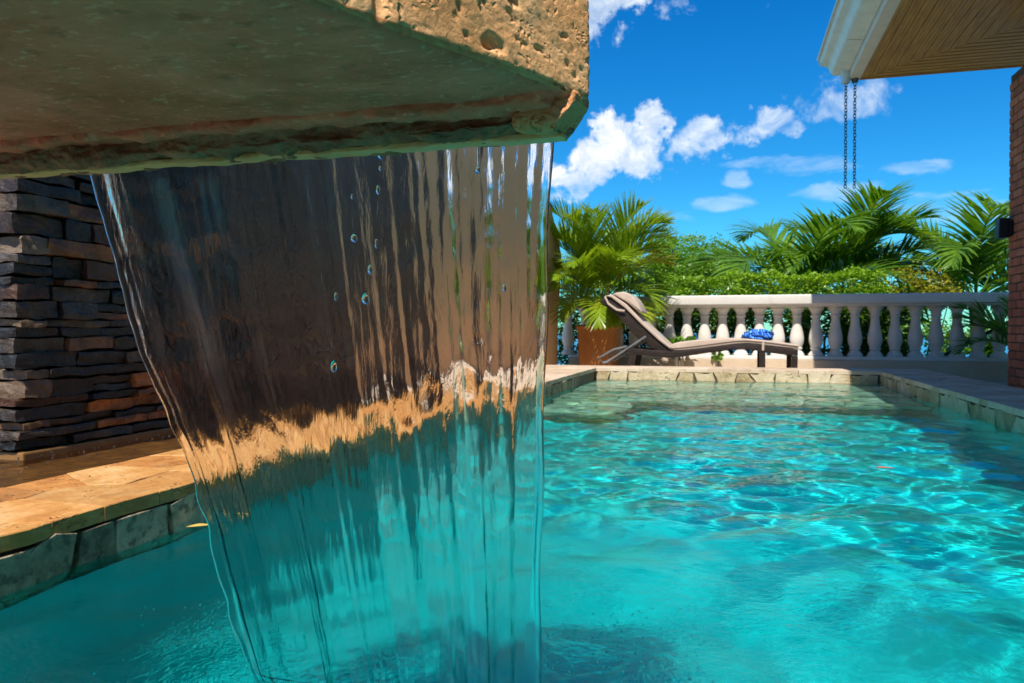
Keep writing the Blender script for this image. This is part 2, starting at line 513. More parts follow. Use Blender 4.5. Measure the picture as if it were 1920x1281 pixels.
def wood_mat(name, axis):
    m, t, b, o = new_mat(name)
    geo = t.n.new('ShaderNodeNewGeometry')
    sc = (1, 14, 14) if axis == 'X' else (14, 1, 14)
    n1 = t.noise(t.mapping(geo.outputs['Position'], scale=sc), 3.0, 6, .65)
    c = t.ramp(n1, [(.25, (.22, .09, .018)), (.5, (.46, .215, .045)), (.75, (.62, .35, .09))])
    t.l.new(c, b.inputs['Base Color'])
    b.inputs['Roughness'].default_value = .45
    return m


M['wicker'] = wicker_mat()
M['towel'] = towel_mat()
M['soffit_y'] = wood_mat('soffit_wood_along', 'Y')
M['soffit_x'] = wood_mat('soffit_wood_across', 'X')

# ------------------------------------------------------------------ building helpers
WLOC = {}


def tag(o, label=None, cat=None, group=None, kind=None):
    if label:
        o['label'] = label
    if cat:
        o['category'] = cat
    if group:
        o['group'] = group
    if kind:
        o['kind'] = kind
    return o


def empty(name, loc, label, cat, group=None):
    o = bpy.data.objects.new(name, None)
    o.location = loc
    o.empty_display_size = .1
    COL.objects.link(o)
    WLOC[o.name] = Vector(loc)
    return tag(o, label, cat, group)


def wloc(o):
    return WLOC.get(o.name, Vector((0, 0, 0))) if o is not None else Vector((0, 0, 0))


def link_mesh(name, me, parent=None, loc=(0, 0, 0)):
    """links a mesh; loc is a world place"""
    o = bpy.data.objects.new(name, me)
    COL.objects.link(o)
    l = Vector(loc)
    WLOC[o.name] = l
    if parent is not None:
        o.parent = parent
        o.location = l - wloc(parent)
    else:
        o.location = l
    return o


def np_mesh(name, V, F, mat, smooth=True):
    """V (n,3) array, F (m,4) or (m,3) int array"""
    V = np.asarray(V, np.float32)
    F = np.asarray(F, np.int32)
    me = bpy.data.meshes.new(name)
    me.vertices.add(len(V))
    me.vertices.foreach_set('co', V.ravel())
    k = F.shape[1]
    me.loops.add(F.size)
    me.loops.foreach_set('vertex_index', F.ravel())
    me.polygons.add(len(F))
    me.polygons.foreach_set('loop_start', np.arange(0, F.size, k, dtype=np.int32))
    me.polygons.foreach_set('loop_total', np.full(len(F), k, np.int32))
    if smooth:
        me.polygons.foreach_set('use_smooth', np.ones(len(F), bool))
    me.update(calc_edges=True)
    me.validate()
    me.materials.append(mat)
    return me


class MB:
    def __init__(self):
        self.v = []
        self.f = []

    def add(self, vs, fs):
        k = len(self.v)
        self.v += [Vector(p) for p in vs]
        self.f += [tuple(i + k for i in f) for f in fs]
        return self

    def box(self, lo, hi):
        x0, y0, z0 = lo
        x1, y1, z1 = hi
        return self.add([(x0, y0, z0), (x1, y0, z0), (x1, y1, z0), (x0, y1, z0), (x0, y0, z1), (x1, y0, z1), (x1, y1, z1), (x0, y1, z1)],
                        [(3, 2, 1, 0), (4, 5, 6, 7), (0, 1, 5, 4), (1, 2, 6, 5), (2, 3, 7, 6), (3, 0, 4, 7)])

    def prism(self, poly, a, b, fn):
        """poly 2D, extruded from a to b; fn(u, v, w) gives the 3D point"""
        n = len(poly)
        vs = [fn(u, v, a) for u, v in poly] + [fn(u, v, b) for u, v in poly]
        fs = [tuple(range(n))[::-1], tuple(range(n, 2 * n))]
        fs += [(i, (i + 1) % n, n + (i + 1) % n, n + i) for i in range(n)]
        return self.add(vs, fs)

    def tube(self, pts, r, n=8, cap=True):
        pts = [Vector(p) for p in pts]
        rs = r if isinstance(r, (list, tuple)) else [r] * len(pts)
        vs, fs = [], []
        side = None
        for i, p in enumerate(pts):
            d = (pts[min(i + 1, len(pts) - 1)] - pts[max(i - 1, 0)]).normalized()
            if side is None:
                side = d.orthogonal().normalized()
            side = (side - d * side.dot(d)).normalized()
            up = d.cross(side)
            for k in range(n):
                a = 2 * math.pi * k / n
                vs.append(p + (side * math.cos(a) + up * math.sin(a)) * rs[i])
        for i in range(len(pts) - 1):
            for k in range(n):
                fs.append((i * n + k, i * n + (k + 1) % n, (i + 1) * n + (k + 1) % n, (i + 1) * n + k))
        if cap:
            fs.append(tuple(range(n))[::-1])
            fs.append(tuple(range((len(pts) - 1) * n, len(pts) * n)))
        return self.add(vs, fs)

    def lathe(self, prof, c, n=20):
        """prof: (r, z) from bottom to top"""
        vs, fs = [], []
        for r, z in prof:
            for k in range(n):
                a = 2 * math.pi * k / n
                vs.append((c[0] + r * math.cos(a), c[1] + r * math.sin(a), c[2] + z))
        m = len(prof)
        for i in range(m - 1):
            for k in range(n):
                fs.append((i * n + k, i * n + (k + 1) % n, (i + 1) * n + (k + 1) % n, (i + 1) * n + k))
        fs.append(tuple(range(n))[::-1])
        fs.append(tuple(range((m - 1) * n, m * n)))
        return self.add(vs, fs)

    def mesh(self, name, mat, origin=(0, 0, 0), bevel=0, seg=2, smooth=False, angle=40):
        me = bpy.data.meshes.new(name)
        o = Vector(origin)
        me.from_pydata([p - o for p in self.v], [], self.f)
        bm = bmesh.new()
        bm.from_mesh(me)
        bmesh.ops.recalc_face_normals(bm, faces=bm.faces)
        if bevel:
            es = [e for e in bm.edges if len(e.link_faces) == 2 and e.calc_face_angle(0) > rad(25)]
            bmesh.ops.bevel(bm, geom=es, offset=bevel, segments=seg, affect='EDGES', profile=.6)
        if smooth:
            for f in bm.faces:
                f.smooth = True
            for e in bm.edges:
                if len(e.link_faces) == 2 and e.calc_face_angle(0) > rad(angle):
                    e.smooth = False
        bm.to_mesh(me)
        bm.free()
        me.materials.append(mat)
        return me

    def build(self, name, mat, parent=None, origin=None, **kw):
        o = Vector(origin) if origin is not None else wloc(parent)
        return link_mesh(name, self.mesh(name, mat, o, **kw), parent, o)


def receive(o):
    o.cycles.is_caustics_receiver = True
    return o


def structure(o):
    o['kind'] = 'structure'
    return o


def copy_part(src, parent, loc, rot=None, scale=None):
    c = src.copy()
    COL.objects.link(c)
    c.parent = parent
    l = Vector(loc)
    c.location = l - wloc(parent)
    WLOC[c.name] = l
    if rot is not None:
        c.rotation_euler = rot
    if scale is not None:
        c.scale = scale
    return c


def slab_mesh(name, poly, th, mat, fn, rng, rough=.004, bev=.006, dome=0.0):
    """a flat stone: poly in the plane, its edges broken up, a chamfered rim; fn(u, v, w) -> 3D"""
    pts = []
    n = len(poly)
    for i in range(n):
        a = Vector(poly[i])
        b = Vector(poly[(i + 1) % n])
        L = (b - a).length
        k = max(1, min(4, int(L / .045)))
        for j in range(k):
            p = a.lerp(b, j / k)
            s = rough if j else rough * .4
            pts.append(p + Vector((rng.uniform(-s, s), rng.uniform(-s, s))))
    c = sum(pts, Vector((0, 0))) / len(pts)
    n = len(pts)
    vs, fs = [], []
    for p in pts:
        vs.append(fn(p.x, p.y, 0))
    for p in pts:
        vs.append(fn(p.x, p.y, th - bev * rng.uniform(.6, 1.2)))
    for p in pts:
        q = p + (c - p).normalized() * bev * rng.uniform(.7, 1.5)
        vs.append(fn(q.x, q.y, th + rng.uniform(-.15, .15) * bev))
    vs.append(fn(c.x, c.y, th + dome))
    for i in range(n):
        j = (i + 1) % n
        fs.append((i, j, n + j, n + i))
        fs.append((n + i, n + j, 2 * n + j, 2 * n + i))
        fs.append((2 * n + i, 2 * n + j, 3 * n))
    m = MB().add(vs, fs)
    return m


def strip_layout(L, W, mean, rng, two=.55, slant=.25, gap=.006, jit=.18):
    """splits a strip of length L and width W into irregular stones: list of polygons (u along, v across)"""
    out = []
    u = 0.0
    left = (0.0, 0.0)
    while u < L - 1e-6:
        w = mean * rng.uniform(.65, 1.4)
        if u + w > L - mean * .5:
            w = L - u
        r0 = min(L, u + w + rng.uniform(-slant, slant) * W * (u + w < L - 1e-6))
        r1 = min(L, u + w + rng.uniform(-slant, slant) * W * (u + w < L - 1e-6))
        l0, l1 = left
        g = gap / 2
        if rng.random() < two:
            s = rng.uniform(.35, .65)
            s2 = min(.8, max(.2, s + rng.uniform(-jit, jit)))
            la = l0 + (l1 - l0) * s
            ra = r0 + (r1 - r0) * s2
            out.append([(l0 + g, 0), (r0 - g, 0), (ra - g, s2 * W - g), (la + g, s * W - g)])
            out.append([(la + g, s * W + g), (ra - g, s2 * W + g), (r1 - g, W), (l1 + g, W)])
        else:
            out.append([(l0 + g, 0), (r0 - g, 0), (r1 - g, W), (l1 + g, W)])
        left = (r0, r1)
        u += w
    return out


def crazy_layout(L, W, mean, rng, gap=.003, jit=.42):
    """crazy paving: clips the strip into irregular cells round jittered seeds"""
    nu, nv = max(1, round(L / mean)), max(1, round(W / mean))
    seeds = []
    for i in range(nu):
        for j in range(nv):
            seeds.append(Vector(((i + .5 + rng.uniform(-jit, jit) + (.25 if j % 2 else -.25)) * L / nu, (j + .5 + rng.uniform(-jit, jit) * .8) * W / nv)))
    out = []
    for a in seeds:
        poly = [Vector((0, 0)), Vector((L, 0)), Vector((L, W)), Vector((0, W))]
        for b in seeds:
            if b is a or (b - a).length > mean * 4:
                continue
            n = (b - a).normalized()
            m = (a + b) / 2 - n * gap / 2
            res = []
            for k in range(len(poly)):
                p, q = poly[k], poly[(k + 1) % len(poly)]
                dp, dq = (p - m).dot(n), (q - m).dot(n)
                if dp <= 0:
                    res.append(p)
                if dp * dq < 0:
                    res.append(p + (q - p) * (dp / (dp - dq)))
            poly = res
            if len(poly) < 3:
                break
        if len(poly) >= 3:
            clean = []
            for p in poly:
                if not clean or (p - clean[-1]).length > .004:
                    clean.append(p)
            if len(clean) >= 3:
                out.append([tuple(p) for p in clean])
    return out


# ------------------------------------------------------------------ pool shell, terraces, sea
XL, XR, YN, YF = -1.127, 1.178, -1.4, 6.8     # pool edges
FL = -.78                                     # pool floor
DK = -.11                                     # terrace level


def big():
    v = 9000
    structure(MB().add([(-v, -v, -30), (v, -v, -30), (v, v, -30), (-v, v, -30)], [(0, 1, 2, 3)]).build('sea', M['sea'], origin=(0, 0, 0)))
    nx, ny = 60, 50
    xs = np.linspace(-60, 60, nx)
    ys = np.linspace(9.9, 70, ny)
    X, Y = np.meshgrid(xs, ys)
    Zz = -.35 - .32 * (Y - 9.9) - .0045 * (Y - 9.9) ** 2 + .35 * np.sin(X * .5 + Y * .3) * np.clip((Y - 12) / 8, 0, 1)
    idx = np.arange(nx * ny).reshape(ny, nx)
    F = np.stack([idx[:-1, :-1], idx[:-1, 1:], idx[1:, 1:], idx[1:, :-1]], -1).reshape(-1, 4)
    structure(link_mesh('hillside', np_mesh('hillside', np.stack([X, Y, Zz], -1).reshape(-1, 3), F, M['hill'])))
    b = MB()
    z0, z1 = -.5, DK
    b.box((-9, -9, z0), (-2.55, 9.95, z1)).box((1.62, -9, z0), (9, 9.95, z1)).box((-2.55, 7.28, z0), (1.62, 9.95, z1)).box((-2.55, -9, z0), (1.62, -1.9, z1))
    structure(receive(b.build('terrace', M['deck'], origin=(0, 0, 0))))
    # the pool shell: floor and walls
    p = MB()
    p.add([(XL, YN, FL), (XR, YN, FL), (XR, YF, FL), (XL, YF, FL), (XL, YN, -.06), (XR, YN, -.06), (XR, YF, -.06), (XL, YF, -.06)],
          [(0, 1, 2, 3), (0, 3, 7, 4), (1, 5, 6, 2), (2, 6, 7, 3), (0, 4, 5, 1)])
    structure(receive(p.build('pool_shell', M['plaster'], origin=(0, 0, 0))))


M['sea'] = plain_mat('sea_water', (.006, .16, .33), .25, var=.1, nscale=.05, bump=.2, bscale=.4, bdist=.3)
big()


def coping():
    """raised rim round the pool: a mortar core with every flagstone and facing stone set on it"""
    rng = random.Random(3)
    core = MB()
    t = .072
    core.box((XL - .40, -1.9, -.5), (XL - .012, 4.6, t))
    core.box((-2.55, 4.6, -.5), (XL - .012, 7.28, t))
    core.box((XR + .012, -1.9, -.5), (1.62, 7.28, t))
    core.box((XL - .012, YF + .012, -.5), (XR + .012, 7.28, t))
    core.box((XL - .012, -1.9, -.5), (XR + .012, YN - .012, t))
    root = structure(receive(core.build('pool_coping', M['grout'], origin=(0, 0, 0))))

    def lay(name, L, W, mean, mat, fn, th, er=.004, crazy=False, **kw):
        for poly in (crazy_layout if crazy else strip_layout)(L, W, mean, rng, **kw):
            m = slab_mesh(name, poly, th + rng.uniform(-.0015, .002), M[mat], fn, rng, rough=er, bev=.0016)
            receive(m.build(name, M[mat], root, origin=fn(*poly[0], 0), smooth=True, angle=22))
    th = .100 - t + .0
    # tops
    lay('flagstone', 4.6 / .93, .345, .165, 'coping_warm', lambda u, v, w: (XL + .002 - v, u * .93, t + w), th, er=.004, crazy=True, gap=.0014)
    lay('flagstone', 2.68, .90, .30, 'coping_pale', lambda u, v, w: (XL + .002 - v, 4.6 + u, t + w), th, crazy=True, gap=.004)
    lay('flagstone', XR - XL - .004, .47, .26, 'coping_pale', lambda u, v, w: (XL + .004 + u, YF - .004 + v, t + w), th, crazy=True, gap=.004)
    lay('flagstone', 6.9, .43, .23, 'coping_pale', lambda u, v, w: (XR - .002 + v, .37 + u, t + w), th, crazy=True, gap=.004)
    # facing stones under the rim
    lay('facing_stone', 5.7, .165, .14, 'face_stone', lambda u, v, w: (XL - .012 + w - (.165 - v) * .07, .3 + u, -.096 + v), .016, er=.010, crazy=True, gap=.008)
    lay('facing_stone', XR - XL - .03, .165, .17, 'face_far', lambda u, v, w: (XL + .015 + u, YF + .012 - w, -.096 + v), .018, er=.012, crazy=True, gap=.009)
    lay('facing_stone', 6.4, .165, .16, 'face_far', lambda u, v, w: (XR + .012 - w, .38 + u, -.096 + v), .013, two=.45, slant=.5, gap=.010, jit=.3, er=.012)
    # outer pavers seen past the right rim
    for i in range(2):
        for j in range(7):
            x0 = 1.632 + i * .40 + (.1 if j % 2 else 0)
            y0 = 5.6 + j * .52
            poly = [(0, 0), (.39, 0), (.39, .51), (0, .51)]
            fn = lambda u, v, w, x0=x0, y0=y0: (x0 + u, y0 + v, DK + w)
            slab_mesh('paver', poly, .012, M['deck'], fn, rng, rough=.002, bev=.005).build('paver', M['deck'], root, origin=(x0, y0, DK), smooth=True)
    return root


def steps():
    """submerged entry steps at the far end, laid with crazy-cut tiles"""
    rng = random.Random(5)
    b = MB()
    tr = [(XL, XR, 5.66, YF, -.13), (XL, XR, 5.10, 5.66, -.27), (XL, -.58, 4.45, 5.10, -.41)]
    for x0, x1, y0, y1, z in tr:
        b.box((x0 + .003, y0, FL + .004), (x1 - .003, y1 - .002, z))
    root = structure(receive(b.build('pool_steps', M['tile_grout'], origin=(0, 0, 0))))
    for x0, x1, y0, y1, z in tr:
        rows = max(2, round((y1 - y0) / .24))
        dy = (y1 - y0 - .01) / rows
        for r in range(rows):
            ya = y0 + r * dy
            for poly in strip_layout(x1 - x0 - .02, dy - .014, .24, rng, two=0, slant=.35, gap=.010):
                fn = lambda u, v, w: (x0 + .01 + u, ya + v - .002, z + w)
                m = slab_mesh('step_tile', poly, .012, M['tile'], fn, rng, rough=.006, bev=.004)
                receive(m.build('step_tile', M['tile'], root, origin=fn(*poly[0], 0), smooth=True))
        h = .16
        for poly in strip_layout(x1 - x0 - .02, h - .02, .24, rng, two=0, slant=.3, gap=.010):
            fn = lambda u, v, w: (x0 + .01 + u, y0 - w, z - h + .01 + v)
            m = slab_mesh('riser_tile', poly, .012, M['tile'], fn, rng, rough=.006, bev=.004)
            receive(m.build('riser_tile', M['tile'], root, origin=fn(*poly[0], 0), smooth=True))


coping()
steps()


# ------------------------------------------------------------------ pool water
def ripple(X, Y):
    rng = np.random.default_rng(4)
    Z = np.zeros_like(X)
    px, py = -.42, .9
    D = np.sqrt((X - px) ** 2 + (Y - py) ** 2)
    # slow swell across the pool, wavelength 8 to 60 cm
    for i in range(46):
        lam = .075 * (7.0 ** rng.random())
        a = rng.uniform(0, 2 * math.pi)
        k = 2 * math.pi / lam
        ph = rng.uniform(0, 6.28) + .4 * np.sin(X * rng.uniform(1, 4) + rng.uniform(0, 6)) + .4 * np.sin(Y * rng.uniform(1, 3) + rng.uniform(0, 6))
        Z += lam * .0020 * np.sin(k * (X * math.cos(a) + Y * math.sin(a)) + ph)
    Z *= np.clip(1.15 - .05 * (Y - 2), .75, 1.15) * (1 - .15 * np.clip((Y - 4.2) / 1.2, 0, 1))
    # rings running out from where the sheet lands
    near = np.exp(-(np.maximum(D - .2, 0) / .75) ** 2)
    for i in range(10):
        lam = rng.uniform(.10, .18)
        qx, qy = px + rng.uniform(-.28, .28), py + rng.uniform(-.03, .06)
        d = np.sqrt((X - qx) ** 2 + (Y - qy) ** 2)
        Z += near * lam * .0022 * np.sin(2 * math.pi * d / lam + rng.uniform(0, 6))
    return Z


def pool_water():
    xs = np.linspace(XL - .016, XR + .016, 360)
    ys = np.concatenate([np.linspace(YN - .01, .55, 70)[:-1], np.linspace(.55, 2.6, 420)[:-1], np.linspace(2.6, YF + .016, 620)])
    X, Y = np.meshgrid(xs, ys)
    ny, nx = X.shape
    Z = ripple(X, Y)
    idx = np.arange(nx * ny).reshape(ny, nx)
    F = np.stack([idx[:-1, :-1], idx[:-1, 1:], idx[1:, 1:], idx[1:, :-1]], -1).reshape(-1, 4)
    o = structure(link_mesh('pool_water', np_mesh('pool_water', np.stack([X, Y, Z], -1).reshape(-1, 3), F, M['pool_water'])))
    o.cycles.is_caustics_caster = True
    return o


pool_water()


# ------------------------------------------------------------------ overflow basin behind the left rim
def basin():
    b = MB()
    b.box((-2.55, -1.9, -.5), (XL - .405, 4.595, -.03))
    structure(receive(b.build('basin_floor', M['plinth'], origin=(0, 0, 0))))
    nx, ny = 60, 340
    xs = np.linspace(-2.55, XL - .34, nx)
    ys = np.linspace(-1.8, 4.61, ny)
    X, Y = np.meshgrid(xs, ys)
    rng = np.random.default_rng(2)
    Z = np.full_like(X, .058)
    for i in range(24):
        lam = rng.uniform(.03, .16)
        a = rng.uniform(0, 6.28)
        Z += lam * .0045 * np.sin(2 * math.pi / lam * (X * math.cos(a) + Y * math.sin(a)) + rng.uniform(0, 6) + 1.5 * np.sin(X * 7 + i) + 1.5 * np.sin(Y * 6 + 2 * i))
    idx = np.arange(nx * ny).reshape(ny, nx)
    F = np.stack([idx[:-1, :-1], idx[:-1, 1:], idx[1:, 1:], idx[1:, :-1]], -1).reshape(-1, 4)
    o = structure(link_mesh('basin_water', np_mesh('basin_water', np.stack([X, Y, Z], -1).reshape(-1, 3), F, M['basin_water'])))
    o.cycles.is_caustics_caster = True


basin()


# ------------------------------------------------------------------ ledgestone wall
def rough_block(size, rng, jit, cuts=2):
    bm = bmesh.new()
    bmesh.ops.create_cube(bm, size=1)
    bmesh.ops.subdivide_edges(bm, edges=bm.edges[:], cuts=cuts, use_grid_fill=True)
    r = min(min(size) * .18, .005)
    off = Vector((rng.uniform(0, 99), rng.uniform(0, 99), rng.uniform(0, 99)))
    vs = []
    for v in bm.verts:
        p = Vector((v.co.x * size[0], v.co.y * size[1], v.co.z * size[2]))
        q = Vector([max(-s / 2 + r, min(s / 2 - r, c)) for c, s in zip(p, size)])
        d = p - q
        if d.length > 1e-6:
            p = q + d.normalized() * min(d.length, r * 1.18)
        p += noise.noise_vector(p * 13 + off) * jit + noise.noise_vector(p * 48 + off) * jit * .55
        vs.append(p)
    fs = [tuple(v.index for v in f.verts) for f in bm.faces]
    bm.free()
    return vs, fs


def ledge_wall():
    rng = random.Random(21)
    x1, y0, y1 = -1.95, 1.76, 4.58
    root = empty('stone_wall', (x1, y0, .07), 'dark wet stacked ledgestone wall behind the falling water at the left', 'wall')
    MB().box((-2.53, y0 + .03, -.2), (x1 - .03, y1 - .02, 1.88)).build('mortar_core', M['mortar_dark'], root)
    MB().box((-2.55, y0 - .012, -.1), (x1 + .012, y1, .080)).build('plinth', M['plinth'], root, bevel=.006)
    stones = []
    z = .083
    course = 0
    while z < 1.86:
        h = rng.choice([.024, .030, .034, .040, .046, .054, .064])
        own = rng.random() < .6          # which face's stone turns the corner in this course
        y = y0 + (0 if own else .085)
        first = own
        while y < y1 - .01:
            w = rng.uniform(.10, .27) if h < .06 else rng.uniform(.09, .20)
            w = min(w, y1 - y)
            if w < .05:
                break
            pro = rng.uniform(.0, .022)
            if h > .053 and rng.random() < .3:     # a tall course split into two thin stones
                k = rng.uniform(.4, .6)
                stones.append(('x', y, w, z, h * k, pro, first))
                stones.append(('x', y, w, z + h * k, h * (1 - k), rng.uniform(0, .022), first))
            else:
                stones.append(('x', y, w, z, h, pro, first))
            y += w
            first = False
        x = x1 - .085 if own else x1 + .006
        while x > -2.5:
            w = min(rng.uniform(.09, .2), x + 2.52)
            stones.append(('y', x, w, z, h, rng.uniform(0, .022), False))
            x -= w
        z += h
    # the 300 nearest stay single stones, the far top end is one joined part
    stones.sort(key=lambda s: ((s[1] if s[0] == 'x' else y0) - y0) + max(0, s[3] - 1.0) * 2)
    rest_v, rest_f = [], []
    for i, (ax, a, w, z, h, pro, first) in enumerate(stones):
        gp = .0035
        d = .085
        if ax == 'x':
            size = (d, w - gp, h - gp)
            c = Vector((x1 - d / 2 + pro - .012, a + w / 2, z + h / 2))
            if first:
                size = (d, w - gp + .015, h - gp)
                c = Vector((x1 - d / 2 + pro - .012, a + w / 2 - .015, z + h / 2))
        else:
            size = (w - gp, d, h - gp)
            c = Vector((a - w / 2, y0 + d / 2 - pro + .012, z + h / 2))
        vs, fs = rough_block(size, rng, .0085, 3)
        if i < 296:
            me = bpy.data.meshes.new('stone')
            me.from_pydata(vs, [], fs)
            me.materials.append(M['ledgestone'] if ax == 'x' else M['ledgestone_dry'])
            o = link_mesh('stone', me, root, c)
            if i % 1 == 0:
                o.rotation_euler = (rng.uniform(-.012, .012), rng.uniform(-.03, .03), rng.uniform(-.02, .02))
        else:
            k = len(rest_v)
            rest_v += [v + c for v in vs]
            rest_f += [tuple(j + k for j in f) for f in fs]
    if rest_v:
        o = MB().add(rest_v, rest_f).build('far_stones', M['ledgestone'], root)
        o['kind'] = 'stuff'


ledge_wall()


# ------------------------------------------------------------------ stucco wall with sloping end
def stucco_wall():
    root = empty('stucco_wall', (-2.15, 4.6, .1), 'tan stucco garden wall with a sloping end beside the potted palm', 'wall')
    poly = [(4.62, -.2), (9.02, -.2), (9.03, .5), (9.24, 1.34), (8.80, 1.72), (8.48, 1.98), (8.22, 2.6), (4.62, 2.6)]
    MB().prism(poly, -2.35, -1.95, lambda u, v, w: (w, u, v)).build('wall_body', M['stucco'], root, bevel=.02, seg=3, smooth=True)
    cap = [(4.62, 2.604), (8.16, 2.604), (8.16, 2.70), (4.62, 2.70)]
    MB().prism(cap, -2.40, -1.90, lambda u, v, w: (w, u, v)).build('wall_cap', M['stucco'], root, bevel=.012, smooth=True)


stucco_wall()


# ------------------------------------------------------------------ the overhanging slab
def stone_slab():
    root = empty('stone_slab', (-.6, .3, .66), 'thick pitted travertine spout slab overhanging the pool with water running off its edge', 'spout slab')
    # plan corners: far left, far right, near right, near left
    A = Vector((-.95, .772))
    B = Vector((-.130, .772))
    Cc = Vector((-.52, .0))
    Dd = Vector((-1.25, .0))
    z0, z1 = .656, .805
    Lx, Ly, T = .95, .8, z1 - z0
    bm = bmesh.new()
    bmesh.ops.create_cube(bm, size=1)
    for ax, cuts in ((0, 130), (2, 90), (1, 270)):
        bmesh.ops.subdivide_edges(bm, edges=[e for e in bm.edges if abs((e.verts[0].co - e.verts[1].co)[ax]) > .5], cuts=cuts, use_grid_fill=True)
    for f in bm.faces:
        zc_ = f.calc_center_median().z
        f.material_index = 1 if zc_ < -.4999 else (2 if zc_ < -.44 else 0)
    size = Vector((Lx, Ly, T))
    r = .012
    for v in bm.verts:
        n = v.co.copy()
        u0, v0 = n.x + .5, n.y + .5
        p = Vector((n.x * Lx, n.y * Ly, n.z * T))
        q = Vector([max(-s / 2 + r, min(s / 2 - r, c)) for c, s in zip(p, size)])
        d = p - q
        nrm = d.normalized() if d.length > 1e-9 else Vector((0, 0, 1))
        if d.length > r:
            p = q + nrm * r
        # onto the tapering plan
        u, w = p.x / Lx + .5, p.y / Ly + .5
        far = A.lerp(B, u)
        ner = Dd.lerp(Cc, u)
        xy = ner.lerp(far, w)
        P = Vector((xy.x, xy.y, z0 + p.z + T / 2))
        end = max(0.0, nrm.x)
        under = max(0.0, -nrm.z)
        dsp = 0.0
        if end > .05 or nrm.y > .3 or nrm.z > .3:
            k = max(end, nrm.y, nrm.z)
            big_ = noise.fractal(P * 9, 1.0, 2.0, 4) * .0030
            pit = noise.fractal(P * 95 + Vector((3, 1, 7)), .8, 2.1, 3)
            zone = .35 + 1.1 * noise.noise(P * 15 + Vector((9, 2, 4)))
            hole = noise.noise(P * 38 + Vector((1, 8, 2)))
            dsp += k * (big_ - max(0.0, pit - .12) * .0034 * max(.06, min(1.1, zone)) - min(.0045, max(0.0, hole - .52) * .03))
            h2 = noise.noise(P * 85 + Vector((4, 2, 6)))
            dsp -= k * min(.0022, max(0.0, h2 - .40) * .012)
            # tooled grooves on part of the face
            gz = max(0.0, min(1.0, (noise.noise(P * 6 + Vector((5, 5, 1))) - .1) * 5))
            dsp += k * gz * .0008 * math.sin((P.z * .8 + P.y * .9) * 700)
        if under > .05:
            dsp += under * (noise.fractal(P * 7, 1.0, 2.0, 3) * .0035 + noise.fractal(P * 42, 1.0, 2.0, 3) * .0012)
        # direction out of the end face in plan
        out = Vector((nrm.x * .88 + nrm.y * .0, -nrm.x * .47 + nrm.y, nrm.z))
        v.co = P + out * dsp - Vector(root.location)
    me = bpy.data.meshes.new('slab_body')
    bm.normal_update()
    for f in bm.faces:
        f.smooth = True
    bm.to_mesh(me)
    bm.free()
    me.materials.append(M['travertine'])
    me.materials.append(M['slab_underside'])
    me.materials.append(M['lip_end'])
    receive(link_mesh('slab_body', me, root, root.location))

    def bar(name, lo, hi, cuts, amp, mat, seed, taper=0.0, r=.008, sag=0.0, cham=0.0, fx=20):
        nx, ny, nz = cuts
        size = Vector((hi[0] - lo[0], hi[1] - lo[1], hi[2] - lo[2]))
        bm = bmesh.new()
        bmesh.ops.create_cube(bm, size=1)
        bmesh.ops.subdivide_edges(bm, edges=[e for e in bm.edges if abs((e.verts[0].co - e.verts[1].co).x) > .5], cuts=nx, use_grid_fill=True)
        bmesh.ops.subdivide_edges(bm, edges=[e for e in bm.edges if abs((e.verts[0].co - e.verts[1].co).z) > .5], cuts=nz, use_grid_fill=True)
        bmesh.ops.subdivide_edges(bm, edges=[e for e in bm.edges if abs((e.verts[0].co - e.verts[1].co).y) > .5], cuts=ny, use_grid_fill=True)
        c = (Vector(lo) + Vector(hi)) / 2
        for v in bm.verts:
            p = Vector((v.co.x * size.x, v.co.y * size.y, v.co.z * size.z))
            q = Vector([max(-s / 2 + r, min(s / 2 - r, k)) for k, s in zip(p, size)])
            d = p - q
            nn = d.normalized() if d.length > 1e-9 else Vector((0, 0, 0))
            if d.length > r:
                p = q + nn * r
            p = p + c
            P = p + Vector((seed, 0, 0))
            a = noise.fractal(Vector((P.x * fx, P.y * 30, P.z * 40)), .8, 2.1, 5) * amp
            a -= max(0, noise.noise(Vector((P.x * 6, P.y * 9, P.z * 24 + 5))) - .15) * amp * 2.6
            p = p + nn * a
            if sag and v.co.z < 0:
                s1 = noise.fractal(Vector((P.x * 13, 3, 1)), 1.0, 2.0, 5)
                drip = max(0.0, noise.noise(Vector((P.x * 30, 7, 3))) - .32)
                p.z += sag * s1 - drip * sag * 2.2
            if taper:
                k = max(0.0, (p.x - (hi[0] - .16)) / .16)
                p.z += taper * k * k * (.5 - v.co.z)
            if cham and p.z < .656:
                p.x = min(p.x, hi[0] - (.656 - p.z) * cham)
            v.co = p - Vector(root.location)
        for f in bm.faces:
            f.smooth = True
        me = bpy.data.meshes.new(name)
        bm.normal_update()
        bm.to_mesh(me)
        bm.free()
        me.materials.append(mat)
        receive(link_mesh(name, me, root, root.location))
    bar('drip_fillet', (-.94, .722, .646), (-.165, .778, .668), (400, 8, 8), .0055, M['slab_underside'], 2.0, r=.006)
    bar('drip_lip', (-.94, .742, .6285), (-.160, .794, .658), (520, 10, 20), .0085, M['lip'], 5.0, taper=.004, r=.006, sag=.002)
    bar('lime_crust', (-.935, .768, .6246), (-.160, .789, .6320), (460, 6, 4), .0014, M['lip_crust'], 8.0, r=.002, sag=.0024)
    bar('corner_block', (-.205, .738, .6295), (-.1415, .797, .676), (40, 34, 34), .0050, M['lip_end'], 3.0, r=.007, cham=.75, fx=30)


stone_slab()


def slab_pier():
    root = empty('stone_pier', (-1.75, -.45, -.1), 'stacked stone pier carrying the spout slab just outside the view', 'pier')
    b = MB().box((-1.7, -.9, -.1), (-1.15, .01, .650))
    b.build('pier_body', M['ledgestone_dry'], root, bevel=.015)


slab_pier()


